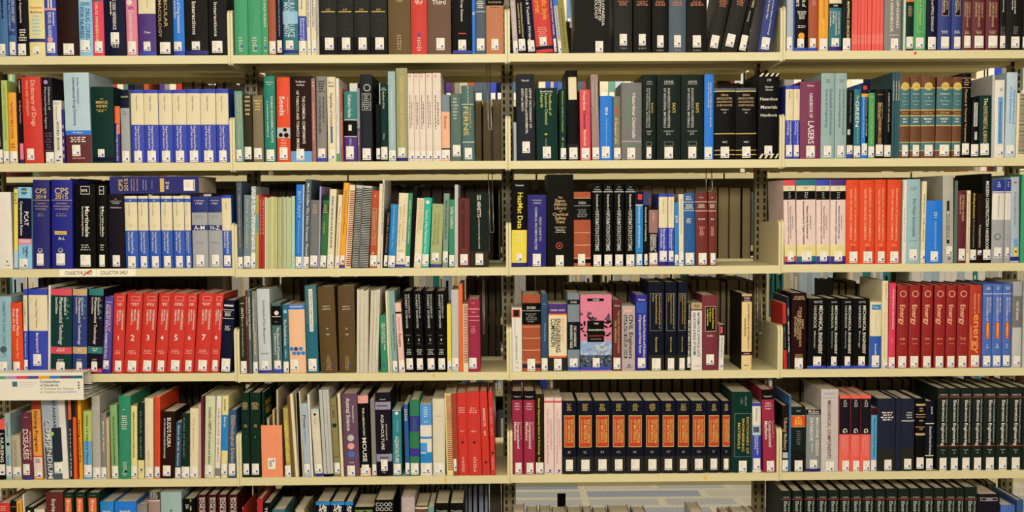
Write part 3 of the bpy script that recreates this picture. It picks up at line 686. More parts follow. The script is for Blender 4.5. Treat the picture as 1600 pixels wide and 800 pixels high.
326 408 198 312 azure2 |blue cloth with three white rules|t:220,255,3,white,.15,.75;b:262,266,white;t:280,318,4,white,.1,.9;b:324,328,white;t:385,425,4,white,.2,.7;L:.5,638,725,.75
412 502 198 406 oxred @oxset 1
506 562 196 503 oxred @oxset 2
=2 3 1200 260 4.705
116 211 102 104 pinkw @chem rosered
215 355 98 210 pinkw @chem teal
358 458 98 357 pinkw @chem royalblue
460 572 98 462 pinkw @chem purple
574 673 100 577 vermilion @envorg I
675 783 100 679 vermilion @envorg II
787 870 98 790 vermilion @envorg III
874 972 98 vermilion @envorg IV
=2 3 1400 260 4.705
43 72 100 55 white |white spiral manual|n;t:115,250,7,black,0,.3;v:300,560,.5,.15,black,manual
75 178 95 78 paleblue2 |the water encyclopedia|t:150,185,3,grey,.2,.8;v:235,520,.55,.22,steelgreen,The Water Encyclopedia;h:545,.6,grey,Third Edition;L:.5,610,690,.55
178 212 110 195 cream |slim cream with tiny title|v:200,560,.5,.25,charcoal,Water Quality;L:.5,620,690,.95
220 340 252 228 brightblue |bright blue, lettered two two one|v:333,385,.55,.17,white,221;v:400,610,.55,.12,sky,CANADIAN STANDARDS;L:.5,625,700,.45
345 422 68 345 eggshell |tall pale with a barred title strip|r:.35,.6,255,570,charcoal;r:.4,.55,330,540,white;v:350,530,.47,.15,black,ENGINEERING;L:.6,590,658,.6;c:.6,680,9,royalblue
424 446 105 436 greygreen |thin grey green|n
448 512 182 456 maroon |air pollution analysis|v:210,405,.62,.3,tan,Air Pollution Analysis;v:210,350,.3,.2,tan,Handbook of;L:.55,608,695,.75
514 540 178 cream |slim yellow with brick title|v:200,640,.5,.35,brick,Architecture Dictionary;n
542 592 190 552 offblack |building dictionary|v:200,385,.5,.25,yellow,Building Dictionary;v:390,600,.5,.15,tan,Construction;L:.5,615,690,.9
594 632 200 600 dbrown |slim dark with silver title|v:430,600,.5,.4,lgrey,Construction;L:.5,620,655,.8
636 700 55 640 black |modern construction handbook|v:108,615,.5,.35,white,MODERN CONSTRUCTION HANDBOOK;L:.5,615,690,.85
702 792 98 715 silver @nat 1
794 835 98 800 silver @nat 2
842 905 78 845 lgreyblue |pale lavender blue|h:120,.3,red,M;v:190,440,.5,.2,grey,Handbook;r:.4,.8,535,600,lblue;r:.4,.8,600,665,yellow;b:670,700,indigo;n;c:.6,632,8,navy
912 950 60 green |green at the frame edge|n
=3 0 0 420 4.2105
-25 72 185 -20 skyg |pale blue with a rosette|v:215,580,.55,.18,steelblue,CHEMISTRY OF PLANT CONSTITUENTS;c:.5,530,22,slate;L:.5,610,680,.5
82 155 225 68 vermilion |medicinal plants from the east|v:262,440,.62,.22,white,Medicinal Plants;v:262,410,.3,.22,white,From the East;v:455,590,.55,.18,peach,Christopher Wiart;L:.4,608,680,.6
158 185 138 150 royalblue |slim cream over blue|b:175,408,cream;v:200,380,.5,.3,grey,Wagner;v:420,580,.5,.3,white,Mass Spectral;L:.5,595,670,.9
190 315 138 182 royalblue |wide cream over blue|b:175,408,cream;v:200,390,.45,.1,grey,Wagner Pfleger Weber;v:420,590,.48,.14,white,Mass Spectral and GC Data;L:.45,560,635,.42
316 330 110 322 white |thin white sliver|n
330 467 135 332 tealk @pharm rosered
475 568 135 476 navyblue @pharm tan
572 668 135 582 purpleblack @pharm tealgreen
670 725 187 690 violet |handbook of solubility data for pharmaceuticals|h:220,.8,white,Academic;v:240,415,.68,.25,pink,HANDBOOK OF;v:235,595,.35,.3,white,SOLUBILITY DATA for PHARMACEUTICALS;L:.45,605,660,.65;k
735 810 168 750 @medchem 1
812 910 165 838 @medchem 2
915 1008 165 943 @medchem 3
1014 1090 165 1048 @medchem 4
1095 1195 165 1125 @medchem 5
1198 1270 168 1225 @medchem 6
1275 1375 165 1312 @medchem 7
1378 1440 168 1408 @medchem 8
1445 1520 210 1468 navy |navy with white rules|t:240,262,1,white,.1,.9;b:272,276,white;t:285,320,4,white,.1,.8;b:330,333,white;t:380,415,4,white,.2,.8;L:.5,598,685,.75
=3 1 350 420 4.704
110 167 215 98 dolivek |ants guide in dark olive|h:255,.6,lgrey,==;v:285,365,.5,.35,white,ANTS;v:368,640,.5,.2,lgrey,on the North American Fauna;L:.55,675,762,.9
170 188 160 153 oxblood |thin dark red|v:205,420,.5,.5,pink,WITHOUT SOME;n
189 208 158 172 steelgreen |thin teal grey|v:210,520,.5,.5,white,PESTS IN THE GARDEN;n
214 250 165 200 grey |slim grey mottled|v:225,470,.35,.25,white,Integrated Pest Management;v:470,630,.55,.35,pyellow,Forest Insects;L:.5,680,765,.9
257 350 150 236 palegrey |wide pale grey pest management guide|v:230,550,.55,.2,midgrey,Encyclopedia of Pest Management;h:620,.6,midgrey,Pimentel;L:.5,675,740,.5;k
362 430 250 345 steelgreen |laboratory reference with a bird|b:275,415,black;c:.55,325,16,white;b:350,354,white;h:390,.4,lgrey,SECOND;v:430,670,.65,.25,white,The Elements of Forestry;v:470,630,.35,.22,white,Laboratory;b:735,762,royalblue;L:.5,672,735,.7
438 478 265 430 tealb |the pesticide index|c:.5,315,14,sky;v:370,565,.45,.45,white,The Pesticide Index;v:590,660,.5,.2,white,editor;L:.5,680,760,.95
484 604 268 468 salmon |orange book with blue hexagons|b:265,300,brightblue;t:278,290,1,white,.1,.9;c:.15,588,15,azure;c:.42,588,15,navyblue;c:.72,588,15,azure;c:.3,620,15,azure;c:.57,620,15,azure;c:.85,620,15,azure;L:.3,665,750,.5
610 695 125 590 tealb |tall teal with a paper title strip|b:125,405,slateteal;r:.35,.68,150,460,white;v:160,450,.52,.18,grey,FORESTRY ABSTRACTS;L:.5,660,750,.7
712 835 135 683 umber3 @forest 1
848 970 128 832 umber3 @forest 2
P 975 1060 978 155 9 creamw|white|creamw2 |thin cream journal issues bunched together
=3 1 570 420 4.704
P 28 95 45 155 8 creamw|white|creamw2 |thin cream journal issues bunched together
120 170 343 97 green2 |slim green pocket guide|v:400,600,.65,.2,white,FIELD GUIDE TO TREE;v:400,550,.35,.2,white,INSECT AND DISEASE;n;c:.45,715,9,royalblue
172 186 165 140 cream |slim cream leaning pamphlet|n
188 203 165 155 sagep |slim pale green leaning pamphlet|n
206 243 168 165 lteal2 |slim pale teal leaning|v:335,600,.6,.3,offblack,Dictionary of Applied Forest Science;L:.5,680,755,.9
252 296 252 218 pinkp |dictionary of forestry|b:318,332,offblack;v:360,480,.5,.2,mauve,The Dictionary of;v:480,575,.5,.45,offblack,Forestry;L:.5,675,760,.9
298 367 165 270 black @fsci 1
376 440 165 350 black @fsci 2
453 525 165 432 black @fsci 3
533 602 165 518 black @fsci 4
608 637 262 605 yellow |slim bright yellow|L:.5,680,755,.95
638 692 155 637 lgrey |light grey booklet|L:.5,660,740,.9
694 722 118 686 orange |thin orange, taller than its neighbours|n
724 762 262 717 cream @comb 1
765 850 222 754 crimson2 |crimson cloth ranging left of the gap|t:250,262,1,pink,.3,.6;b:293,297,pink;b:300,303,pink;t:318,330,1,pink;b:350,354,pink;b:380,384,pink;t:425,485,5,pink,.2,.65;L:.35,660,740,.65
=3 2 790 420 4.4455
35 115 272 white |unit conversion engineering|r:.05,.85,283,338,red;r:.2,.7,288,330,offblack;v:350,460,.3,.08,grey,DICTIONARY;v:462,630,.45,.17,grey,ENGINEERING;h:645,.3,grey,Lof;n;t:682,690,1,black,.2,.8
118 244 180 @rustd DCEA
248 294 172 steelbluek |slim dark steel blue|h:245,.4,sky,Hall;v:375,500,.6,.2,sky,A Dictionary of Engineering;L:.5,618,705,.9
300 426 245 cream |engineering companion|b:245,312,purple;h:288,.8,white,GANIC HICKS;b:312,322,orange;b:603,615,orange;v:345,505,.78,.16,peach,McGraw;v:345,580,.52,.25,black,ENGINEERING;v:345,540,.25,.25,black,COMPANION;b:615,708,charcoal;L:.5,622,702,.42
432 515 172 steel |handbook of engineering data|b:215,248,offblack;h:232,.5,white,DOBI;b:368,560,navyk;v:395,540,.62,.2,white,CRC HANDBOOK;v:390,550,.3,.2,white,ENGINEERING TABLES;b:680,700,royalblue;L:.5,620,680,.65
520 738 180 mpink |the engineering handbook, pink and blue with a painted scene|r:.22,.75,207,226,black;h:217,.2,white,DORF;z:330,470,26,offblack,22;z:300,360,8,mauve,26;z:380,480,10,mpink,14;b:500,610,periwl;z:500,600,16,paleblue,26;z:500,600,8,lilac2,20;b:600,680,slate;z:600,680,16,charcoalblue,16;z:610,670,8,lgreyblue,9;r:.22,.75,360,508,black;h:380,.15,white,THE;h:425,.48,white,ENGINEERING;h:465,.46,brick,HANDBOOK;h:488,.35,pink,SECOND EDITION;b:680,705,royalblue;L:.5,618,682,.22
744 804 215 oxblood |project engineers desk reference|h:258,.7,white,WILEY;v:290,585,.68,.2,tan,THE WILEY PROJECT ENGINEERS;v:360,515,.32,.2,tan,DESK REFERENCE;L:.5,618,698,.8
808 900 258 807 pinkgrey |civil engineers illustrated sourcebook|r:.15,.8,285,300,peach;v:318,625,.68,.3,offblack,CIVIL Engineers;r:.15,.4,320,620,offblack;v:325,615,.28,.18,white,ILLUSTRATED SOURCEBOOK;t:683,692,1,black,.3,.85;n;c:.55,670,8,royalblue
905 985 182 indigob |standards and guidelines handbook|h:215,.6,white,Human;r:.05,.95,232,308,blueprint;v:320,615,.75,.22,white,Handbook of Standards and Guidelines;v:320,590,.38,.22,white,in Ergonomics and Human Factors;L:.5,620,690,.65
=3 2 1000 420 4.443
58 168 93 62 navyk @ergo 1
175 255 93 @ergo 2
258 325 93 265 @ergo 3
326 350 235 340 black |the measure of man and woman, slim black|v:240,350,.5,.3,white,XXXXX;v:355,615,.5,.6,white,MEASURE OF MAN & WOMAN;L:.5,615,690,.9
355 432 240 365 white |rules of thumb|b:238,280,tan;h:260,.6,offblack,7JX;b:280,292,umber;v:305,615,.68,.25,navyblue,MATHEMATICAL & PHYSICAL DATA;v:305,605,.32,.25,navyblue,EQUATIONS & RULES OF THUMB;n;t:678,686,1,black,.3,.85
436 542 185 432 crimsond |dark red with a black title panel|r:.18,.9,262,438,tan;r:.21,.87,266,434,black;v:275,420,.7,.13,yellow,Encyclopedic Dictionary;v:275,370,.52,.1,yellow,for Engineers;v:280,400,.35,.1,yellow,and Applied Science;h:468,.4,white,Redfax;L:.48,598,670,.5
546 578 390 556 white |short slim white and black|b:388,465,black;r:.1,.6,402,450,rosered;v:475,620,.5,.4,midgrey,PRACTICAL MATHS;L:.5,650,692,.5
705 775 175 706 engcream |engineering mathematics handbook standing alone|b:175,192,tan;b:192,230,maroond;s:offblack;h:205,.6,white,TUMA;h:221,.6,white,WALSH;v:245,565,.66,.14,offblack,ENGINEERING MATHEMATICS;v:345,475,.32,.14,offblack,HANDBOOK;b:582,607,maroond;h:595,.6,white,FOURTH;n;t:675,685,1,black,.1,.8
=3 3 1200 420 4.445
105 133 240 97 redl |slim red with black title bar|r:0,1,380,560,black;v:390,550,.5,.3,grey,CAMERA PRINCIPLES;n
140 157 195 130 slatek |thin slate|v:270,325,.5,.5,white,HANDY;v:365,580,.5,.5,white,MODEL OF STEEL;n
162 265 170 dbrownb |standard handbook for mechanical engineers|h:195,.65,tan,EUGENE;h:210,.8,tan,BAUMEISTER;v:350,415,.75,.13,tan,MARKS;v:265,540,.58,.15,tan,STANDARD HANDBOOK;v:290,490,.42,.13,tan,FOR MECHANICAL;v:330,470,.25,.13,tan,ENGINEERS;h:595,.5,tan,TENTH;h:608,.55,tan,EDITION;L:.5,615,690,.55
275 405 208 285 black @kutz Materials
412 500 208 417 black @kutz Instruments
506 595 208 510 black @kutz Manufacturing
596 702 208 602 black @kutz Energy
706 785 230 cream |cream and blue with a tern badge|r:.15,.95,250,285,azure;h:268,.5,white,Tern;v:310,450,.5,.15,lgrey,Ternary;b:468,695,royalblue2;v:520,600,.5,.16,white,Renewable;L:.5,602,682,.65
790 832 85 795 cream |tall cream energy|v:100,220,.6,.3,tan,ENERGY;v:300,620,.4,.2,tan,sourcebook;L:.5,650,690,.9
836 882 100 845 hotpink |world energy and nuclear directory|v:140,420,.6,.25,white,WORLD ENERGY AND NUCLEAR;v:480,530,.5,.15,pink,edition;L:.5,615,690,.9
=3 3 1400 420 4.445
4 82 115 redd @energy A-Ec
88 165 115 redd @energy Ec-Ge
178 250 115 redd @energy Gl-Mo
263 338 115 redd @energy Mo-Pe
345 415 115 redd @energy Ph-S
422 500 115 redd @energy T-Z
505 590 115 @bigenergy 1
597 662 107 periw @pcyc 1
665 732 107 periw @pcyc 2
735 795 107 periw @pcyc 3
805 868 90 lgrey |light grey with a darker title block|b:90,190,silver;b:190,412,midgrey;v:230,360,.5,.3,white,Fuel Cell Systems;L:.55,612,682,.75
876 905 90 lgrey |pale grey cut by the frame edge|n

=4 0 0 590 3.8105
-20 30 250 -24 black |nursing, white on black|b:250,310,coral;v:330,505,.68,.35,white,I. NURSING;n;r:.4,1,515,578,white;c:.7,562,7,royalblue
38 72 215 25 paleteal |slim pale teal with a heart|v:270,350,.5,.35,slate,Critical;c:.5,395,10,black;v:460,520,.5,.5,azure,Nurses;L:.5,525,585,.9
75 128 345 63 beige |short beige dictionary|v:375,540,.45,.3,grey,NURSES DICTIONARY;L:.5,530,580,.9
134 196 210 120 maroonp |diseases|h:237,.4,white,====;v:305,485,.42,.5,white,DISEASES;v:320,490,.85,.13,pinkp,PROFESSIONAL GUIDE TO;L:.4,512,575,.65;k
202 254 142 182 amber2 |nursing programs|b:140,190,brickd;v:200,440,.5,.38,black,Nursing Programs;b:465,474,red;b:474,597,pinkw;t:485,510,3,black,.15,.85;L:.5,560,592,.8
268 408 135 240 lgreyblue |compendium with a drawing on its spine|r:.75,1,135,610,white;r:.05,.75,420,605,slate;r:.4,.8,300,500,slatek;v:255,608,.22,.26,slatek,COMPENDIUM;v:250,605,.25,.22,white,COMPENDIUM;v:138,345,.55,.12,charcoal,STANDARDS;c:.42,335,12,lime;L:.6,505,570,.32
418 436 130 402 slatek |slim dark blue and orange|r:0,1,130,250,orange;v:300,590,.5,.35,white,nursing;n
440 460 130 430 orangek |thin orange and dark green|r:0,1,130,235,dgreen;n
474 494 130 462 lorange |nursing leadership|v:250,510,.45,.55,black,Nursing Leadership;n
498 548 200 493 lime |nature guide, lime over blue|b:378,610,lblue;v:225,520,.5,.2,offblack,Atlas of Nature Plants;L:.5,520,590,.9
553 602 110 542 eggshell |tall grey-white hardcover|L:.45,535,605,.9
602 634 212 602 grey |slim grey cloth|v:260,440,.5,.25,white,MANUAL OF GRASS;L:.5,535,605,.95
637 655 240 632 tan |thin ochre|v:260,380,.5,.5,white,Illustrated Flora;n
664 706 165 654 leafpale |wild plants of the canadian prairies|v:230,520,.5,.28,dgreen,WILD PLANTS OF THE CANADIAN PRAIRIES;L:.5,528,600,.9
708 778 112 704 green2 |green cloth guide to the common trees|t:190,200,1,white,.3,.7;t:228,315,7,white,.2,.8;n;t:505,590,8,white,.3,.75;c:.6,562,8,navy
780 817 170 778 pyellow |edible mushrooms of canada|v:205,480,.5,.3,offblack,edible and poisonous mushrooms;L:.5,530,600,.95
820 858 150 818 dgreen |slim dark green|v:200,480,.5,.25,grey,FLORA GUIDE;b:495,605,pyellow;n;c:.6,552,7,royalblue;t:565,570,1,black
862 912 125 860 cream |slim cream, taller|v:430,530,.5,.2,tan,vegetation;L:.5,540,600,.9
920 952 115 920 vermilion |orange red, slim and tall|v:160,540,.5,.25,brick,FLORA GUIDE GRASS;L:.5,535,600,.9
955 1038 205 957 dbrown |prairie provinces flora|v:240,418,.6,.26,white,BUDD'S FLORA;v:245,485,.28,.12,white,OF THE CANADIAN PRAIRIE PROVINCES;L:.45,528,592,.55
1042 1076 268 1050 steelbluek |short blue|v:285,530,.5,.3,white,Flora of Birds Across;L:.5,540,605,.95
1079 1128 215 1083 dgreen |dark green pocket|v:240,480,.3,.2,grey,FLORA OF INLAND;L:.5,535,605,.95
1130 1180 185 1132 cream |pale cream|v:240,440,.45,.25,tan,The distribution;L:.45,535,605,.9
1183 1198 160 1190 rosepale |thin rose|n
1200 1216 110 1196 maroon |thin maroon|n
1217 1276 112 1222 creamg |checklist of beetles of canada and alaska|v:175,520,.5,.25,dgreen,Checklist of BEETLES of Canada and Alaska;L:.4,530,595,.75
1280 1310 112 1290 white |slim white with grey foot|r:.2,.8,200,540,white;v:180,510,.5,.3,brick,CHECKLIST OF BIRDS;b:548,595,grey;n
1315 1352 110 1323 pyellow |yellow and sky blue|b:225,440,azure;v:130,200,.5,.3,navy,butterflies;v:235,300,.5,.3,white,Birds;L:.45,520,592,.9
1358 1402 195 1365 slateblue |entomological dictionary|v:225,520,.6,.45,tan,Entomological Diction;v:225,290,.85,.2,tan,Dictionary;L:.5,518,590,.9
=4 1 350 580 4.704
133 193 160 117 dgreen @dgset 1
195 268 160 190 dgreen @dgset 2
=4 1 350 580 4.704
X magazinefile 272 425 398 salmon
450 495 275 422 olivey |thoroughbred slim yellow green|r:0,.25,275,700,charcoal;v:360,660,.55,.5,yellow,FORESTRY AND LAND;L:.5,690,775,.95
500 507 190 447 brownl |thin brown issue|n
508 524 180 450 brownl |leaning brown thin|n
526 548 170 478 cream |leaning cream thin|n
560 578 160 520 black |leaning black thin|n
P 549 558 525 165 2 creamw|black |thin leaning issues between brown and black
579 586 150 525 cream |thin leaning cream edge|n
589 640 240 548 lgreyblue |pines of silvicultural importance|v:322,420,.48,.38,charcoal,Pines;v:425,530,.48,.15,charcoal,of silvicultural;L:.5,680,755,.85
641 655 170 612 white |thin leaning white|n
668 727 280 635 creamw |leaning off-white with blue tape|b:278,300,paleblue;c:.5,320,10,charcoal;v:340,390,.5,.2,grey,Turf;L:.5,685,745,.8;k
733 805 140 695 lgrey |leaning light grey sewn-edge journal with a black foot|r:.35,.4,145,760,charcoal;r:.7,.74,145,760,grey;b:755,775,black;n
812 860 205 775 olivek |leaning olive with green leaf|t:255,265,1,dgreen;t:285,350,4,dgreen,.25,.75;c:.5,400,16,dgreen;t:630,640,1,dgreen;L:.5,675,755,.85
862 882 165 832 cream |slim leaning cream|n
886 998 168 863 mauve |animal science encyclopedia|v:258,380,.72,.1,white,Encyclopedia of;v:200,440,.4,.25,white,Animal Science;c:.5,492,25,lgrey;c:.5,552,25,pink;c:.5,612,25,periw;h:672,.3,white,Pond;L:.45,695,775,.5
1003 1080 180 980 black |the laboratory mouse|b:178,238,pink;v:270,480,.5,.18,white,THE LABORATORY;v:488,670,.5,.38,white,MOUSE;b:715,775,salmon;L:.5,690,765,.7
=4 1 570 580 4.704
55 88 210 38 grey |slim grey|L:.5,688,765,.9
89 203 160 72 purpleblack |encyclopedia of aquaculture|h:210,.4,white,STICKNEY;b:228,285,lilac2;r:.1,.8,250,262,slate;v:390,510,.7,.08,white,ENCYCLOPEDIA OF;v:320,580,.45,.17,white,AQUACULTURE;b:612,668,lilac2;r:.2,.8,632,645,slate;t:732,755,3,lgrey,.35,.65;L:.5,652,735,.42
207 272 285 203 tealg |aquaculture in white capitals|b:278,292,eggshell;c:.5,310,12,white;v:360,450,.6,.2,sky,Nutrition;v:480,675,.5,.4,white,AQUACULTURE;L:.5,682,762,.8
300 332 245 285 azure2 |slim blue fishes|t:280,370,7,white,.1,.8;L:.5,678,762,.95
331 402 212 328 green3 |green with two indigo bands|b:332,445,indigo2;t:350,440,5,green3,.2,.8;b:572,630,indigo2;h:600,.4,green3,Second;L:.5,680,765,.8
410 495 245 406 white |trout and salmon stamps in blue and white|b:245,400,lblueb;t:265,345,5,white,.25,.75;h:372,.3,white,and;r:0,1,485,500,azure;r:0,.6,530,600,lblueb;r:.5,1,600,680,azure;r:0,.5,610,680,azure;L:.5,682,762,.75
502 592 205 498 creamw |wide pale cream|h:333,.6,beige,FISHERIES;h:520,.2,beige,CA;L:.5,680,765,.75
=4 1 570 580 4.704
603 652 168 585 pyellow @comb2 2
655 690 165 618 brick |thin rust leaning red|L:.3,650,740,.6
691 763 165 640 @redrep a
765 862 152 737 @redrep b
866 922 150 842 red |slim red report|v:275,410,.5,.3,white,ANTHOLOGY 1912;v:440,480,.5,.25,white,47;n;c:.5,678,8,navy
928 962 155 905 red |slim red report against the gap|v:265,390,.5,.3,pink,ANNUAL REPORT;v:420,480,.5,.25,pink,GRO;n;c:.5,608,8,navy;t:640,740,6,pink
=4 2 790 580 4.4455
42 122 140 35 @compmech 2
127 205 140 125 @compmech 3
208 267 160 204 dbrownk |materials engineering science and technology|v:190,580,.45,.2,yellow,Elsevier Engineering Science & Technology;v:595,625,.45,.2,yellow,Ref;L:.5,632,708,.9
270 337 185 270 pinkw @concise 1
340 392 185 338 pinkw @concise 2
395 492 208 navyk @emat 1
498 612 208 navyk @emat 2
616 730 208 navyk @emat 3
734 838 208 navyk @emat 4
842 960 208 navyk @emat 5
=4 2 1000 580 4.443
30 142 208 navyk @emat 6
146 248 208 navyk @emat 7
252 350 208 navyk @emat 8
354 462 208 navyk @emat 9
466 558 208 navyk @emat 10
565 630 208 navyk @emat 11
633 778 145 @dictmat 1
782 840 222 778 white |white and blue structures handbook|b:222,245,royalblue;v:260,350,.5,.25,grey,Dictionary;b:378,448,paleblue;r:.1,.8,390,430,slate;b:450,695,royalblue;v:455,590,.6,.2,white,Standard Index;v:455,550,.35,.2,white,Structures of Alloys;L:.5,612,700,.85
860 945 130 845 @compmech 1
=4 3 1200 580 4.445
97 142 240 offblack |the tribology machinery handbook|v:320,545,.5,.5,tan,Tribology Machinery;r:.1,.9,560,600,lgrey;L:.5,612,690,.9
143 158 170 steelblue |thin steel blue|n
163 262 250 160 dgreenk |dark green with a red title label|h:277,.3,lgrey,CRC;b:308,388,tan;b:313,383,vermilion;t:320,378,6,yellow,.15,.85;t:412,515,7,grey,.35,.65;b:550,705,offblack;L:.5,615,690,.55
265 365 270 greym |machine design databook|b:268,303,black;h:280,.75,white,McGraw;h:295,.8,white,HANDBOOKS;v:322,585,.75,.22,white,MACHINE DESIGN;v:322,485,.35,.22,white,DATABOOK;v:500,560,.4,.12,white,Edition;b:675,698,indigo;L:.5,612,672,.5
370 490 128 372 eggpink |mechanical components|h:157,.7,lilac,PARMLEY;b:186,189,grey;v:203,605,.45,.19,maroon,MECHANICAL COMPONENTS;L:.5,625,698,.45
495 570 170 501 coralb @nano A
572 640 170 577 coralb @nano B
642 712 170 650 coralb @nano C
714 760 255 720 skyd |electronics and computer acronyms|b:255,305,maroond;v:330,600,.55,.3,navy,Electronics and Computer Acronyms;L:.5,618,698,.9
=4 3 1400 580 4.445
-138 -6 192 navyk2 |wide navy electricity dictionary|t:285,350,4,white,.15,.9;b:540,690,charcoal;L:.6,615,690,.4
-4 34 190 navyk2 |navy electricity dictionary, narrowest of its three|n
36 126 192 navyk2 |navy electricity dictionary with a white rule|t:285,335,3,lgrey,.3,.85;b:342,350,lgrey;b:540,690,charcoal;L:.5,610,682,.55
134 200 190 black |black with gilt bands|b:228,242,tan;t:255,290,2,tan,.3,.8;b:300,305,tan;b:318,322,tan;t:340,360,1,tan,.3,.8;b:388,392,tan;t:400,415,1,tan,.3,.8;b:433,448,tan;L:.5,602,680,.75
202 262 210 navyk |computational navy with three white rules|v:248,300,.7,.2,white,panel;b:363,368,white;v:385,585,.55,.25,white,Electrical Circuits Dictionary;b:587,592,white;L:.5,608,690,.75
=4 3 1400 580 4.445
285 360 120 @elec 1
363 438 120 @elec 2
442 520 118 @elec 3
524 600 118 @elec 4
605 690 116 @elec 5
695 780 116 @elec 6
783 870 114 @elec 7
873 955 114 @elec 8
=5 0 0 740 4
-20 58 188 red |red, seen only at its top|t:205,240,3,pink
62 101 172 offblack |black with a lettered head|h:210,.8,tan,HARROP
102 135 170 lorange |slim amber|v:190,260,.5,.4,brick,RURAL
140 152 130 creamw |thin white folder standing tall|n
155 205 212 dgreenk |short dark green|v:225,280,.5,.3,white,L
210 275 225 creamw |cream pamphlet box|n
280 388 120 277 oxblood |tall marbled maroon|v:160,280,.5,.22,white,Encyclopedia
394 456 120 388 dgreen @greenset 1
466 528 120 460 dgreen @greenset 2
540 615 122 @greenset 3
622 706 178 azure |bright blue top|h:237,.6,white,Metabolic
712 848 178 brightblue |wide bright blue top|h:237,.5,white,Metabolic
853 918 195 grey |grey cloth|n
922 995 118 pinkbrown |pink brown with a drawn forest head|b:115,168,charcoal;t:120,165,6,lgrey,.05,.95;b:168,175,pinkw
1000 1130 118 paleteal |wide pale teal grey|v:220,300,.5,.1,charcoal,Tre
1140 1213 160 black |black with small white title|t:195,225,3,white,.2,.6;v:150,180,.7,.1,white,SOIL;v:200,240,.7,.1,white,2
1228 1285 135 maroond @soil 1
1292 1350 135 maroond @soil 2
1355 1415 135 maroond @soil 3
1422 1480 135 maroond @soil 4
1515 1602 212 red |slim red box|b:212,218,white
=5 1 400 740 4
5 40 158 crimson |red|n
42 92 185 black |black leaning journal|v:210,280,.4,.3,white,The
100 180 228 slateteal |muted teal green|n
245 300 225 beige |short beige pamphlets|n
372 460 178 navyk @japan 1
464 552 178 navyk @japan 2
556 606 178 navyk @japan 3
608 738 212 black |black with lime lettering|h:235,.85,lime,FOREST TREES
740 858 168 black |black wide with pale curling letters|h:195,.9,lgrey,COOD;h:225,.9,lgrey,DOOC
908 990 150 pinkgrey |pinkish grey|h:222,.15,yellow,II
993 1075 205 umber |brown and cream, short|b:212,222,creamw
1077 1112 208 lteal |slim pale teal, short|n
1118 1205 188 blackb @handb 1
1210 1298 188 blackb @handb 2
=5 2 790 740 3.721
42 114 249 paperc @loose 1
125 192 259 paperc @loose 2
203 269 256 paperc @loose 3
278 358 259 paperc @loose 4
368 453 259 paperc @loose 5
461 513 258 paperc @loose 6
522 605 262 paperc @loose 7
614 736 254 paperc @loose 8
753 833 259 paperc @loose 9
976 1071 302 black |low black|n
1085 1158 236 lgrey |pale grey volume standing up from the low row|n
1277 1337 267 rust |rust brown|n
1347 1432 257 lgrey |pale grey|n
1423 1476 257 crimsond |crimson|n
=5 3 1180 740 3.81
155 215 105 @elect 1
225 285 105 @elect 2
297 360 102 @elect 3
370 433 102 @elect 4
440 500 100 @elect 5
508 568 98 @elect 6
574 638 97 @elect 7
642 710 96 @elect 8
716 777 94 @elect 9
783 848 92 @elect 10
855 920 92 @elect 11
926 992 90 @elect 12
1000 1065 89 @elect 13
1070 1130 88 @elect 14
1136 1195 86 @elect 15
1198 1245 85 @elect 16
1252 1325 84 @elect 17
1330 1460 125 purpleblack |wide dark book with a boxed heading|r:.1,.88,145,165,lgrey;r:.12,.86,148,162,purpleblack;h:155,.28,white,DOW
1465 1550 190 periw |mint backed lilac, at the right end|n
1560 1600 160 slateblue |slate blue at the right end|n
"""
MACROS = {}
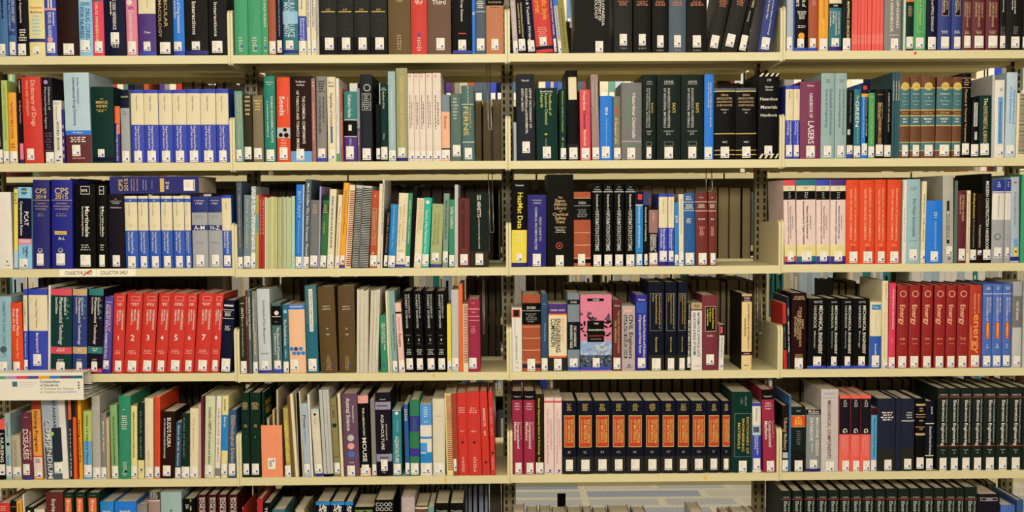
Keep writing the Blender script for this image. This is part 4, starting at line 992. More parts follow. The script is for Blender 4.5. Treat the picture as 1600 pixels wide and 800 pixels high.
for ln in r"""worn|worn black volumes with faded gold letters|offolive|z:-80,200,22,umber,3;z:-80,290,14,grey,2;h:52,.25,gold,A-H;t:62,72,1,gold,.1,.9;b:205,300,offblack;L:.55,208,275,.5
tech|dark history of technology volumes|charcoal|t:10,70,4,copper,.15,.85;t:540,570,1,grey,.25,.8;L:.5,385,515,.4
coral|thin plain coral red volumes|coral|n;b:390,500,coral2
optic|navy optics volumes with a framed title|navyblue|r:.3,.8,-160,182,tan;r:.33,.77,-160,176,offblack;v:-100,112,.63,.15,tan,ENCYCLOPEDIA;v:-100,140,.45,.13,white,of Optical Engineering;t:350,390,2,white,.25,.8;L:.55,418,552,.6
vision|dark red computer vision volumes|maroon|v:25,200,.75,.15,tan,HANDBOOK OF;v:25,310,.5,.15,tan,COMPUTER VISION AND;v:25,190,.28,.15,tan,APPLICATIONS;t:350,395,3,tan,.25,.8;L:.55,408,545,.7
cream7|cream over royal blue chemical drug volumes|royalblue|b:193,400,cream;v:210,310,.5,.12,grey,Wagner Scheune;h:382,.1,grey,$;v:408,575,.6,.14,white,Organic-Chemical Drugs;v:408,560,.38,.14,white,and Their Synonyms;L:.5,572,648,.6
pinkset|white plant biotechnology volumes with faint pinkish seams|pinkcream|d:230,480,.35,.18,mauve;d:280,450,.65,.18,mauve;c:.4,90,10,pink;L:.5,640,705,.85
sax|dark green dangerous properties volumes|dgreenk|h:132,.4,lgrey,LEWIS;r:.28,.72,147,150,lgrey;v:285,360,.72,.13,gold,SAX'S;v:178,470,.5,.1,lgrey,DANGEROUS PROPERTIES;v:178,470,.33,.1,lgrey,OF INDUSTRIAL MATERIALS;r:.28,.72,492,496,lgrey;t:505,528,2,lgrey,.35,.65;f:.3,.7,572,602,grey;L:.5,610,695,.36
osha|regulated hazardous substances volumes, black over grey blue|slate|b:178,198,slate;b:198,206,gold;b:206,512,black;b:512,518,gold;h:230,.35,tan,OSHA;h:255,.75,tan,REGULATED;h:280,.75,tan,HAZARDOUS;h:305,.75,tan,SUBSTANCES;h:337,.38,white,Volume $;h:360,.12,white,A-I;h:577,.25,white,NDC;b:635,640,gold;b:645,665,black;b:668,673,gold;L:.5,612,695,.4
laserc|slim cream over blue volumes|royalblue|b:185,412,cream;v:200,260,.5,.2,grey,Webster;h:390,.15,grey,$;v:420,600,.7,.22,white,Encyclopedia of Laser Physics;v:420,520,.35,.22,white,and Technology;L:.5,592,675,.8
paleset|tall pale teal environmental volumes|lteal3|t:115,145,2,slate,.3,.75;v:185,520,.72,.18,slateteal,Encyclopedia of Environmental;v:185,465,.4,.18,slateteal,Science and Engineering;L:.5,598,680,.55
slimteal|thin tall dark teal volumes|dteal|v:125,270,.5,.4,white,SCIENCE BOOK;n
crc|brown and teal environmental volumes with gold badges|chestnut|b:172,180,gold;b:180,335,slateteal;c:.5,165,30,gold;h:165,.4,olive,CRC;h:220,.6,white,Handbook;h:248,.1,white,of;h:272,.6,white,Environmental;h:297,.4,white,Control;b:335,342,gold;h:360,.6,tan,VOLUME;b:376,384,gold;b:384,450,slateteal;t:400,440,2,white,.2,.8;b:450,457,gold;b:572,578,gold;b:578,635,slateteal;b:635,640,gold;L:.55,595,678,.6
spiral|cream comb-bound reports|cream|t:220,670,44,black,.2,1;n
cps|pharmaceutical compendium volumes in deep blue with large gold letters|navyd|h:163,.7,gold,CPS;h:200,.65,gold,$;b:222,225,gold;h:243,.55,tan,Compendium;h:262,.8,tan,of Pharmaceuticals;h:280,.65,tan,and Specialties;t:310,335,2,grey,.2,.8;L:.45,572,650,.42
mart|black volumes with a boxed monogram|black|f:.3,.75,132,185,white;h:160,.3,white,RPS;v:262,465,.62,.2,white,Martindale;v:262,460,.4,.09,white,The Complete Drug Reference;t:515,560,3,lgrey,.25,.75;L:.5,582,660,.5
cream6|cream over royal blue organic drug volumes|royalblueb|b:195,423,cream;b:213,236,royalblueb;h:225,.18,white,+;v:245,330,.4,.1,grey,VDI Wagner;h:385,.35,grey,Vol.$;t:395,402,1,grey,.3,.7;v:430,575,.6,.17,white,Organic-Chemical Drugs;v:430,560,.32,.17,white,and Their Synonyms;L:.5,592,668,.6
amnz|grey volumes with a navy head and large letters|silver|b:197,305,navyb;h:225,.65,white,A. Kleemann;h:243,.45,white,J. Engel;b:388,422,navyb;t:325,345,2,grey,.15,.8;h:405,.7,white,$;h:503,.5,grey,4th Edition;L:.5,585,660,.5
handsmall|slim cream over blue handbook|royalblueb|b:210,425,cream;b:188,210,royalblue;v:235,290,.5,.15,grey,Ash;v:430,580,.6,.25,white,Handbook of Pharmaceutical;v:430,540,.3,.2,white,Natural Products;L:.5,590,660,.7
infosys|black information systems volumes|black|h:153,.3,lgrey,$;h:170,.7,lgrey,Volume;b:184,190,lgrey;v:205,320,.5,.2,white,Encyclopedia of;v:325,495,.48,.38,lgrey,INFORMATION;v:500,620,.48,.38,lgrey,SYSTEMS;L:.5,648,730,.8
rusto|rust book with black panel, three silver rules|rust|b:235,393,black;b:232,236,gold;h:268,.45,lgrey,DIEA;b:288,291,lgrey;t:315,378,5,grey,.15,.85;b:484,488,peach;b:575,579,peach;b:670,674,peach;b:681,709,black;L:.45,642,725,.42
rustd|rust and black dictionary lettered in silver|rust|b:238,386,black;h:270,.5,white,DCEA;b:290,293,lgrey;t:310,376,5,grey,.15,.85;b:400,404,peach;b:478,482,peach;b:560,564,peach;b:642,646,peach;b:660,686,charcoal;L:.48,622,705,.42
whiteblue|slim cream over royal blue information volumes|royalblue|b:225,452,cream;v:245,350,.5,.15,grey,Webster Ganot;v:460,615,.6,.22,white,Encyclopedia;v:460,600,.3,.2,white,of Information;b:705,730,indigo;L:.5,622,700,.8
oxset|ox-blood cloth volumes with white rules|oxred|t:228,238,1,white,.3,.7;b:260,264,white;t:280,310,4,white,.15,.85;b:327,331,white;t:385,400,2,white,.2,.8;t:445,515,9,pink,.25,.75;L:.55,640,725,.65
chem|pale pink physical chemical properties volumes|pinkw|b:95,143,$;b:143,182,cream;t:152,172,2,grey,.3,.7;b:182,245,black;t:190,240,4,lgrey,.4,.62;v:360,460,.72,.07,black,Handbook of;v:290,530,.55,.1,black,Physical Chemical Properties and;v:255,570,.36,.1,black,Environmental Fate for Organic Chemicals;b:575,658,pyellow;b:658,697,$;b:697,718,indigo;t:597,602,1,grey,.3,.75;L:.5,622,695,.5
envorg|bright orange environmental data volumes|vermilion|t:125,130,1,brick,.2,.8;v:160,555,.68,.15,peach,HANDBOOK OF ENVIRONMENTAL;v:170,540,.35,.15,peach,DATA ON ORGANIC CHEMICALS;t:570,590,2,peach,.3,.75;h:605,.2,brick,$;L:.55,625,708,.6
nat|white and grey volumes with a navy head|silver|b:98,185,royalbluek;t:115,160,3,white,.35,.65;b:185,192,white;b:192,198,royalbluek;b:198,395,white;v:215,380,.5,.12,grey,National Construction;c:.45,520,24,slate;c:.45,520,18,silver;L:.5,600,675,.6
pharm|pharmaceutical technology volumes with coloured head bands|tealk|b:135,178,$;b:515,560,$;v:190,305,.72,.12,white,Encyclopedia of;v:190,500,.52,.17,white,Pharmaceutical Technology;v:190,300,.3,.12,white,Second Edition;t:525,550,2,white,.3,.75;h:597,.3,white,Swarbrick;h:610,.3,white,Boylan;c:.8,210,9,slateteal;c:.85,245,10,slateteal;c:.8,285,10,slateteal;c:.82,325,9,slateteal;b:660,685,rosered;L:.5,615,675,.4
medchem|bright red medicinal chemistry volumes|red|f:.3,.85,185,215,pink;t:230,250,2,white,.25,.85;v:272,405,.8,.12,white,COMPREHENSIVE;v:272,350,.58,.12,white,MEDICINAL;v:272,370,.38,.12,white,CHEMISTRY II;h:458,.28,white,$;t:540,570,3,pink,.15,.85;L:.55,608,680,.55
forest|olive brown forestry abstract volumes|umber3|h:278,.45,white,FORESTRY;h:298,.5,white,ABSTRACTS;h:440,.12,white,32;h:483,.22,white,1990;t:640,750,8,tan,.35,.65;c:.7,710,9,royalblue;n
fsci|black forest sciences volumes|black|v:190,365,.72,.16,lgrey,ENCYCLOPEDIA OF;v:190,440,.42,.2,lgrey,FOREST SCIENCES;t:488,498,2,grey,.2,.75;h:524,.2,white,$;t:548,560,2,grey,.25,.7;t:595,640,4,lgrey,.15,.85;L:.5,662,745,.7
comb|cream comb-bound booklet|cream|t:270,700,36,brick,.15,1;n
ergo|navy ergonomics volumes with a framed gold title|navyk|f:.1,.85,172,432,grey;v:180,415,.72,.1,gold,International Encyclopedia of;v:180,385,.5,.1,gold,Ergonomics and Human Factors;v:180,230,.3,.08,gold,Volume;v:475,580,.5,.12,gold,Karwowski;b:600,705,charcoal;L:.5,622,705,.55
kutz|black mechanical engineers volumes|black|h:232,.45,lgrey,KUTZ;v:255,590,.65,.2,white,MECHANICAL ENGINEERS';v:255,412,.35,.15,lgrey,HANDBOOK;v:430,550,.35,.08,lgrey,$;b:672,694,royalblue;L:.5,607,670,.42
energy|deep red energy volumes with a sun emblem|redd|c:.5,175,23,peach;c:.5,175,18,redd;v:248,390,.45,.42,peach,Energy;h:488,.5,peach,$;h:522,.45,peach,VOLUME;L:.5,608,688,.7
bigenergy|encyclopedia of energy with large orange letters|brickr|v:175,310,.72,.12,peach,McGraw-Hill;v:175,310,.42,.12,peach,Encyclopedia of;v:315,590,.62,.55,orangel,energy;v:400,510,.15,.1,peach,Second Edition;L:.5,605,685,.65
pcyc|periwinkle blue encyclopedia volumes with a flame picture|periw|t:125,150,3,white,.3,.75;b:173,177,white;v:200,305,.75,.15,white,MACMILLAN;v:200,365,.45,.17,white,ENCYCLOPEDIA OF;r:.3,.72,373,490,red;r:.42,.66,390,470,orange;v:375,490,.5,.2,yellow,ENERGY;h:533,.2,white,$;t:548,560,1,white,.3,.75;L:.5,608,682,.75
dgset|dark green volumes with gilt titles|dgreen|t:230,285,6,tan,.1,.9;b:290,294,offblack;b:375,380,offblack;t:390,415,2,tan,.3,.8;b:420,424,offblack;h:480,.12,lgrey,$;L:.5,675,755,.7
redrep|red bound annual reports|red|t:270,320,3,pink,.15,.85;h:447,.4,white,NO 1;t:640,755,7,white,.35,.65;c:.5,530,9,navy;n
compmech|crimson computational mechanics volumes with a black head|crimson2|b:130,200,black;h:177,.7,white,Volume $;h:225,.42,white,Stein;h:243,.6,white,de Borst;h:262,.5,white,Hughes;v:350,470,.85,.13,pink,Encyclopedia of;v:350,535,.58,.24,white,Computational;v:350,480,.28,.24,white,Mechanics;L:.55,632,708,.6
concise|pale pink encyclopedia volumes with a red line|pinkw|b:207,220,rosered;v:330,545,.68,.2,pink2,CONCISE ENCYCLOPEDIA OF;v:260,640,.35,.18,pink2,THE STRUCTURE OF MATERIALS;c:.6,688,8,royalblue;n;t:700,706,1,black
emat|navy encyclopedia of materials volumes with a red title panel|navyk|t:228,278,7,gold,.3,.7;r:.12,.88,308,528,gold;r:.15,.85,313,523,vermk;v:335,500,.7,.18,gold,ENCYCLOPEDIA;v:335,495,.48,.17,gold,OF MATERIALS;v:335,500,.27,.09,gold,SCIENCE AND TECHNOLOGY;t:555,573,2,gold,.35,.65;b:592,715,charcoal;L:.5,612,690,.5
dictmat|dictionary of engineering materials|dgreenb|v:175,245,.68,.09,grey,KELLER;v:190,230,.48,.09,grey,LEE;f:.15,.95,295,602,grey;v:320,580,.78,.11,gold,DICTIONARY OF;v:330,565,.56,.11,gold,ENGINEERING;v:360,545,.36,.11,gold,MATERIALS;L:.55,628,712,.38
nano|black over coral nanoscience volumes|coralb|b:192,438,purpleblack;v:200,250,.5,.3,lgrey,n22;v:395,430,.5,.4,white,G;v:450,590,.72,.16,pink,Encyclopedia of;v:450,585,.5,.16,pink,Nanoscience and;v:450,550,.28,.16,pink,Nanotech;L:.6,620,695,.65
elec|dark green electronics engineering volumes|dgreenk2|h:165,.75,lgrey,WEBSTER;b:178,183,brick;v:195,500,.82,.13,lgrey,Wiley Encyclopedia of Electrical and;v:200,520,.5,.26,white,Electronics Engineering;b:520,525,brick;h:550,.4,lgrey,Volume;h:570,.12,lgrey,$;L:.55,605,695,.65
greenset|green volumes with an orange title panel|dgreen|h:138,.5,grey,VOLUME;b:154,300,dgreen;r:.15,.8,154,300,orange;v:165,290,.5,.25,white,Encyclo
soil|dark red soils volumes|maroond|v:150,300,.78,.25,white,ENCYCLOPEDIA;v:150,300,.45,.28,white,SOILS IN
japan|navy volumes with a bright blue head|navyk|b:178,200,azure;h:212,.5,white,JA;v:205,280,.65,.28,white,FAO;v:215,280,.35,.28,white,YB
handb|plain black volumes, small white title|blackb|h:235,.8,lgrey,Proceedings
loose|low paper-covered volumes|paperc|n;t:212,225,1,charcoal,.2,.9
elect|dark green electronics engineering volumes|dgreenk2|h:143,.6,lgrey,WEBSTER;b:152,157,brick;v:165,290,.8,.16,lgrey,Wiley Encyclopedia of;v:165,290,.42,.3,lgrey,Electronics
comb2|comb-bound report with an amber comb|cream|t:180,740,38,brick,.2,1;n
coil|wire-coil-bound reports, black and silver|lgrey|t:165,755,46,black,0,1;n
""".split('\n'):
    if ln.strip():
        k, desc, col, ops = ln.split('|', 3); MACROS[k] = (desc, col, ops)
books, boxes, row, bay = [], [], 0, 0
for ln in DATA.split('\n'):
    ln = ln.strip()
    if not ln or ln[0] == '#': continue
    if ln[0] == '=':
        a = ln[1:].split(); row, bay = int(a[0]), int(a[1]); ox, oy, sc = map(float, a[2:]); continue
    if ln[0] == 'X':
        a = ln.split(); boxes.append((row, bay, ox, oy, sc, float(a[2]), float(a[3]), float(a[4]))); continue
    if ln[0] == 'P':
        head, desc = ln[1:].rsplit(' |', 1) if ' |' in ln else ln[1:].rsplit('|', 1)
        a = head.split(); xa, xb, xt, top, n = map(float, a[:5]); cols = a[5].split('|')
        n = int(n); wd = (xb-xa)/n
        for i in range(n):
            t = top + random.uniform(-5, 9)
            books.append(dict(row=row, bay=bay, o=(ox, oy, sc), x0=xa+i*wd, x1=xa+(i+1)*wd-.4, top=t, xt=xt+i*wd*(1 if True else 1), col=cols[i % len(cols)] if random.random() < .7 else random.choice(cols),
                              desc=desc, ops='n', key='P' + desc, kind='booklet', arg=''))
        continue
    head, _, rest = ln.partition('|')
    tok = head.split(); nums = []
    while tok and re.match(r'^-?\d+(\.\d+)?$', tok[0]) and len(nums) < 4: nums.append(float(tok.pop(0)))
    col = tok.pop(0) if tok and tok[0][0] != '@' else None
    if tok and tok[0][0] == '@':
        key = tok[0][1:]; arg = ' '.join(tok[1:]); desc, mcol, ops = MACROS[key]; ops = ops.replace('$', arg) + (';' + rest if rest else '')
        col = col or mcol
    else:
        key = None; arg = ''; desc, _, ops = rest.partition('|')
    books.append(dict(row=row, bay=bay, o=(ox, oy, sc), x0=nums[0], x1=nums[1], top=nums[2], xt=nums[3] if len(nums) > 3 else None, col=col, desc=desc, ops=ops, key=key, arg=arg, kind=None))

# geometry of each book from its measured place on the shelf front
for B in books:
    ox, oy, sc = B['o']; yf = random.uniform(.001, .006)
    if (B['x1']-B['x0'])/sc > 25 and random.random() < .3: yf = .001
    B['yf'] = yf
    z0 = ZS[(B['row'], B['bay'])]
    if B['row'] == 5:
        X0, zt = ray(ox+B['x0']/sc, oy+B['top']/sc, yf); X1, _ = ray(ox+B['x1']/sc, oy+B['top']/sc, yf); ang = 0
        if B['xt'] is not None: pass
    else:
        yb = EDGE[B['row']][B['bay']]
        X0, _ = ray(ox+B['x0']/sc, yb, yf); X1, _ = ray(ox+B['x1']/sc, yb, yf)
        Xt, zt = ray(ox+(B['xt'] if B['xt'] is not None else B['x0'])/sc, oy+B['top']/sc, yf)
        ang = math.atan2(Xt-X0, zt-z0) if B['xt'] is not None else 0
        if abs(ang) < .006: ang = 0
    B.update(X0=X0, X1=X1, ang=ang, h=(zt-z0)/math.cos(ang), z0=z0)
by = {}
for B in books: by.setdefault((B['row'], B['bay']), []).append(B)
for L in by.values():
    L.sort(key=lambda b: b['X0'])
    xmin = (L[0]['bay']-2)*BAY + .0092; xmax = (L[0]['bay']-1)*BAY - .0092
    if L[0]['X0'] < xmin and L[0]['bay'] > 0: L[0]['X0'] = xmin
    if L[-1]['X1'] > xmax: L[-1]['X1'] = xmax
    for a, b in zip(L, L[1:]):
        if a['X1'] > b['X0']-.0003 and not a.get('free') :
            m = (a['X1']+b['X0'])/2; a['X1'] = m-.0002; b['X0'] = m+.0002
    # straighten leans so that neighbours do not cut through each other
    for k in range(6):
        for a, b in zip(L, L[1:]):
            hh = min(a['h'], b['h']); gap = (b['X0']+math.tan(b['ang'])*hh) - (a['X1']+math.tan(a['ang'])*hh)
            if gap < 0:
                d = -gap/hh
                if abs(a['ang']) >= abs(b['ang']) and a['ang'] > 0: a['ang'] -= d*1.02
                elif b['ang'] < 0: b['ang'] += d*1.02
                elif a['ang'] > 0: a['ang'] -= d*1.02
                else: b['ang'] += d*1.02
for L in by.values():
    b = L[0]; lim = (b['bay']-2)*BAY + .0094
    if b['bay'] > 0 and b['ang'] < 0: b['X0'] += max(0, lim - (b['X0'] + math.tan(b['ang'])*.152))
    b = L[-1]; lim = (b['bay']-1)*BAY - .0094
    if b['ang'] > 0:
        d = max(0, b['X1'] + math.tan(b['ang'])*.152 - lim); b['ang'] -= d/.2
    for a in L: a['X1'] = max(a['X1'], a['X0']+.0015)
bz = []
for B in books: bz += re.findall(r'[hv]:[^;]*,([^;,]*)', B['ops'])
load_glyphs(''.join(bz) + "COLLECTOR SHELF Compendium of Standards for Nurses in Ontario Second Edition CPS 2015 M-Z Practice ENERGY")

def title_words(B): return B['desc']
SETN = {}
for L in (sorted(books, key=lambda b: (b['row'], b['bay'], b['X0'])),):
    for B in L:
        if B['key']: SETN.setdefault((B['key'], B['row']), []).append(B)
def wc(s): return len(re.findall(r"[A-Za-z0-9][A-Za-z0-9'\u2019-]*", s))
def label_of(B):
    k = B['key']; where = f"{ROWW[B['row']]} shelf"
    if k:
        S = SETN[(k, B['row'])]; n = len(S); i = S.index(B)
        if k[0] == 'P':
            return f"one of the {B['desc']}, {where}, {BAYW[B['bay']]} bay", f"{B['desc']} on the {where} of the {BAYW[B['bay']]} bay"
        if n == 1: lab = f"{B['desc']}, {where}, {BAYW[B['bay']]} bay"; return lab, None
        o = ORD[i] if i < len(ORD) else 'last'
        lab = f"{o} of {NUMW[n]} {B['desc']}, {where}, {BAYW[B['bay']]} bay"
        if wc(lab) > 16: lab = f"{o} of {NUMW[n]} {B['desc']}, {where}"
        return lab, f"{B['desc']}, {where}"
    cw = COLORS[B['col']][1]; d = B['desc']
    L = by[(B['row'], B['bay'])]; i = L.index(B)
    nl = COLORS[L[i-1]['col']][1] if i > 0 else None; nr = COLORS[L[i+1]['col']][1] if i < len(L)-1 else None
    desc_like = set('slim thin wide tall short plain worn leaning second third bound dark purple red blue black cream white green grey pale bright pink peach orange teal mauve sage rust mottled patterned amber yellow yellow indigo navy thick light crimson copper pinkish brown short short, ox-blood dusty patient-less muted low mint slate encyclopedia-under'.split())
    if d.split()[0].strip(',') not in desc_like and not re.search(r' (with|cloth|panel|cover)', d):
        first = f"{cw} book titled {d}"
    else: first = d if any(w in d for w in cw.split()) else f"{d}, {cw}"
    if not re.search(r'book|cover|folder|binder|pamphlet|journal|report|dictionary|handbook|encyclopedia|guide', first): first += ' book' if not re.search(r' (with|of|on|in|at|under) ', d) else ''
    nb = f"between {nl} and {nr}" if nl and nr else (f"beside {nr or nl}")
    for lab in (f"{first}, {nb}, {where}, {BAYW[B['bay']]} bay", f"{first}, {nb}, {where}", f"{first}, {where}, {BAYW[B['bay']]} bay", f"{first}, {where}"):
        if wc(lab) <= 16: break
    return lab, None

def make_book(B):
    w = max(B['X1']-B['X0']-.0003, .0016); h = B['h']; ox, oy, sc = B['o']; row, bay = B['row'], B['bay']
    thin = w < .011
    hard = (not thin) and (w > .020 or random.random() < .35) and ';p' not in B['ops']
    soft = B['kind'] == 'booklet' or thin
    depth = min(max(h*.70, .12), .238) * random.uniform(.96, 1.0)
    t = .0004 if soft else (.0026 if hard else .0007)
    bul = min(.10*w, .0045) if hard else min(.04*w, .001)
    nseg = 8 if hard else 2
    t = min(t, w*.22)
    if row == 5: ybase = None
    else: ybase = EDGE[row][bay]
    topz = h; zb_pix = ybase
    def zof(yc):                      # crop y -> height on the spine
        py = oy + yc/sc; pt = oy + B['top']/sc
        if zb_pix is None: return h - (py-pt)*(CD+B['yf'])/FPX*1.0
        return h*(zb_pix-py)/(zb_pix-pt)
    ys = lambda x: bul*(2*x/w)**2    # spine surface, x from the centre
    base = cmat(B['col'])
    sd = re.search(r's:(\w+)', B['ops'])
    if sd: base = cmat(sd.group(1))
    ops = [o.strip() for o in B['ops'].split(';') if o.strip()]
    bands = []
    for o in ops:
        if o.startswith('b:'):
            a = o[2:].split(','); z1, z0 = zof(float(a[0])), zof(float(a[1]))
            z0, z1 = max(0, z0), min(h, z1)
            if z1-z0 > .0002: bands.append((z0, z1, a[2]))
    cuts = sorted({0.0, h} | {z for b in bands for z in b[:2]})
    mb = MB()
    xs = [-w/2 + w*i/nseg for i in range(nseg+1)]
    outer = [(x, ys(x)) for x in xs]
    yi = bul + max(t, .0008)
    outl = [(-w/2, depth)] + outer + [(w/2, depth), (w/2-t, depth), (w/2-t, yi), (-w/2+t, yi), (-w/2+t, depth)]
    n = len(outl); k0 = 0
    for z in cuts: mb.v += [(x, y, z) for x, y in outl]
    for ci in range(len(cuts)-1):
        zc = (cuts[ci]+cuts[ci+1])/2; mk = B['col']
        for b in bands:
            if b[0] <= zc <= b[1]: mk = b[2]
        for i in range(n):
            j = (i+1) % n
            front = 1 <= i < nseg+1
            mb.f.append((ci*n+i, ci*n+j, (ci+1)*n+j, (ci+1)*n+i)); mb.mi.append(mb.m(cmat(mk) if front else base))
    # top and bottom rims as quads
    ib = 1; rings = [(0, 1, n-1, n-2) if False else None]
    for ci, flip in ((0, True), (len(cuts)-1, False)):
        o_ = ci*n; mi = mb.m(base)
        L_ = [o_+0, o_+1, o_+n-2, o_+n-1]                       # left board
        R_ = [o_+nseg+1, o_+nseg+2, o_+nseg+3, o_+nseg+4]        # right board
        S_ = [o_+i for i in range(1, nseg+2)] + [o_+nseg+4, o_+n-2]
        for q in (L_, R_, S_):
            q = q if not flip else q[::-1]
            mb.f.append(tuple(q)); mb.mi.append(mi)
    eps = .00035
    def patch(x0, x1, z0, z1, mat, e=eps, target=None):
        T = target or mb
        x0, x1 = max(x0, -w/2), min(x1, w/2); z0, z1 = max(z0, 0), min(z1, h)
        if x1-x0 < 1e-5 or z1-z0 < 1e-5: return
        m_ = max(1, int(math.ceil((x1-x0)/w*nseg))); k = len(T.v)
        for i in range(m_+1):
            x = x0+(x1-x0)*i/m_; T.v += [(x, ys(x)-e, z0), (x, ys(x)-e, z1)]
        for i in range(m_):
            T.f.append((k+2*i, k+2*i+2, k+2*i+3, k+2*i+1)); T.mi.append(T.m(mat))
    U = lambda u: -w/2 + u*w
    rnd = random.Random(int(B['x0']*7+row*131+bay*17))
    lab = None; has_label = True; tape = False; e = eps
    for o in ops:
        c = o[0]
        if o == 'n': has_label = False; continue
        if o == 'k': tape = True; continue
        if o in ('p',) or c in 'bs': continue
        a = o[2:].split(',')
        e += .0001
        if c == 'L': lab = [float(q) for q in a]
        elif c == 'r': patch(U(float(a[0])), U(float(a[1])), zof(float(a[3])), zof(float(a[2])), cmat(a[4]), e)
        elif c == 'f':
            x0, x1, z1, z0 = U(float(a[0])), U(float(a[1])), zof(float(a[2])), zof(float(a[3])); q = .0016; m = cmat(a[4])
            patch(x0, x1, z1-q, z1, m, e); patch(x0, x1, z0, z0+q, m, e); patch(x0, x0+q*.8, z0, z1, m, e); patch(x1-q*.8, x1, z0, z1, m, e)
        elif c == 'q':                   # slanted stripes: q:y0,y1,count,colour
            z1, z0, nq, m = zof(float(a[0])), max(0.0005, zof(float(a[1]))), int(a[2]), cmat(a[3]); m_ = mb.m(m)
            for i in range(nq):
                xa = -w/2 + w*(i+.15)/nq; sl = w*.5/nq; wd_ = w*.42/nq; k = len(mb.v)
                for x, z in ((xa, z0), (xa+wd_, z0), (xa+wd_+sl, z1), (xa+sl, z1)):
                    x = min(x, w/2); mb.v.append((x, ys(x)-e-.0001, z))
                mb.f.append((k, k+1, k+2, k+3)); mb.mi.append(m_)
        elif c == 'z':                   # scattered brush marks: z:y0,y1,count,colour,size
            z1, z0, nb, m = zof(float(a[0])), zof(float(a[1])), int(a[2]), cmat(a[3]); sz = float(a[4])/sc*.00214; u0, u1 = (float(a[5]), float(a[6])) if len(a) > 5 else (0, 1)
            for i in range(nb):
                xc, zc = U(rnd.uniform(u0, u1)), rnd.uniform(z0, z1); an = rnd.uniform(0, 3.14); k = len(mb.v); m_ = mb.m(m); e += .000004
                for q in range(9):
                    th = 2*math.pi*q/9; rx, rz = sz*rnd.uniform(.7, 1.2), sz*rnd.uniform(.2, .5)
                    x = xc + rx*math.cos(th)*math.cos(an) - rz*math.sin(th)*math.sin(an); z = zc + rx*math.cos(th)*math.sin(an) + rz*math.sin(th)*math.cos(an)
                    x = max(U(u0), min(U(u1), x)); z = max(z0, min(z1, z)); mb.v.append((x, ys(x)-e, z))
                mb.f.append(tuple(range(k, k+9))); mb.mi.append(m_)
        elif c == 'c':
            xc, zc, r = U(float(a[0])), zof(float(a[1])), float(a[2])/sc*.00214; r = min(r, w*.47); k = len(mb.v)
            pts = [(xc+r*math.cos(2*math.pi*i/14), zc+r*math.sin(2*math.pi*i/14)) for i in range(14)]
            m_ = mb.m(cmat(a[3])); mb.v += [(xc, ys(xc)-e-.00012, zc)] + [(x, ys(x)-e-.00012, z) for x, z in pts]
            for i in range(14): mb.f.append((k, k+1+i, k+1+(i+1) % 14)); mb.mi.append(m_)
        elif c == 't':
            z1, z0, nl, m = zof(float(a[0])), zof(float(a[1])), int(a[2]), cmat(a[3])
            u0, u1 = (float(a[4]), float(a[5])) if len(a) > 5 else (.15, .85)
            st = (z1-z0)/nl
            for i in range(nl):
                zt_ = z1 - i*st; zb_ = zt_ - st*(.5 if nl < 30 else .55)
                if u1-u0 >= .79 and nl < 4 or nl >= 30:
                    patch(U(u0), U(u1), zb_, zt_, m, e); continue
                sh = rnd.uniform(.55, 1); uu = (u0+u1)/2-(u1-u0)/2*sh; ue = (u0+u1)/2+(u1-u0)/2*sh
                while uu < ue-.03:
                    ln_ = rnd.uniform(.08, .22)*(u1-u0)*1.3; patch(U(uu), U(min(uu+ln_, ue)), zb_, zt_, m, e); uu += ln_+.05
        elif c == 'd':
            z1, z0, uc, s_, m = zof(float(a[0])), zof(float(a[1])), float(a[2]), float(a[3]), cmat(a[4])
            zz = z1
            while zz > z0:
                ln_ = rnd.uniform(.003, .012); patch(U(uc-s_*.32), U(uc+s_*.32), max(z0, zz-ln_), zz, m, e); zz -= ln_+rnd.uniform(.0015, .003)
        elif c == 'v':
            z1, z0, uc, s_, m, txt = zof(float(a[0])), zof(float(a[1])), float(a[2]), float(a[3]), cmat(a[4]), ','.join(a[5:])
            vs, fs, W = text_geo(txt); sx = (z1-z0)/W; sy = s_*w/CAP; k = len(mb.v); xc = U(uc)
            sy = min(sy, sx*2.2)
            x_off = xc - CAP*sy/2
            for tx, ty in vs:
                x = x_off + ty*sy; x = max(-w/2, min(w/2, x)); z = z1 - tx*sx
                z = min(h, max(0, z)); mb.v.append((x, ys(x)-e-.00012, z))
            m_ = mb.m(m)
            for f in fs: mb.f.append(tuple(k+i for i in f)); mb.mi.append(m_)
        elif c == 'h':
            zc, s_, m, txt = zof(float(a[0])), float(a[1]), cmat(a[2]), ','.join(a[3:])
            vs, fs, W = text_geo(txt); sx = s_*w/W; sy = sx*1.0
            if len(txt) <= 2: sy = sx
            k = len(mb.v)
            for tx, ty in vs:
                x = max(-w/2, min(w/2, -s_*w/2 + tx*sx)); z = zc - CAP*sy/2 + ty*sy
                mb.v.append((x, ys(x)-e-.00012, min(h, max(0, z))))
            m_ = mb.m(m)
            for f in fs: mb.f.append(tuple(k+i for i in f)); mb.mi.append(m_)
    nm = B['kind'] or ('spiral_bound_book' if B['key'] in ('spiral', 'comb', 'comb2', 'coil') else 'reference_volume' if B['key'] else 'booklet' if thin else 'book')
    o = mb.obj(nm)
    label, grp = label_of(B); B['label'] = label
    tag(o, label, 'booklet' if nm == 'booklet' else 'book', grp)
    # pages
    inz = .0035 if hard else .0006; ind = .004 if hard else .0004
    pm = MB(); pm.box(-w/2+t+.0001, w/2-t-.0001, yi+.0002, depth-ind, min(inz, h*.1), h-inz, PAGES); pm.obj('page_block', o)
    # shelf-mark label and tape
    ysz = (CD+B['yf'])/FPX
    if tape:
        q = MB(); patch(-w/2, w/2, .0008, .0105, TAPE, .0008, q); q.obj('blue_tape', o)
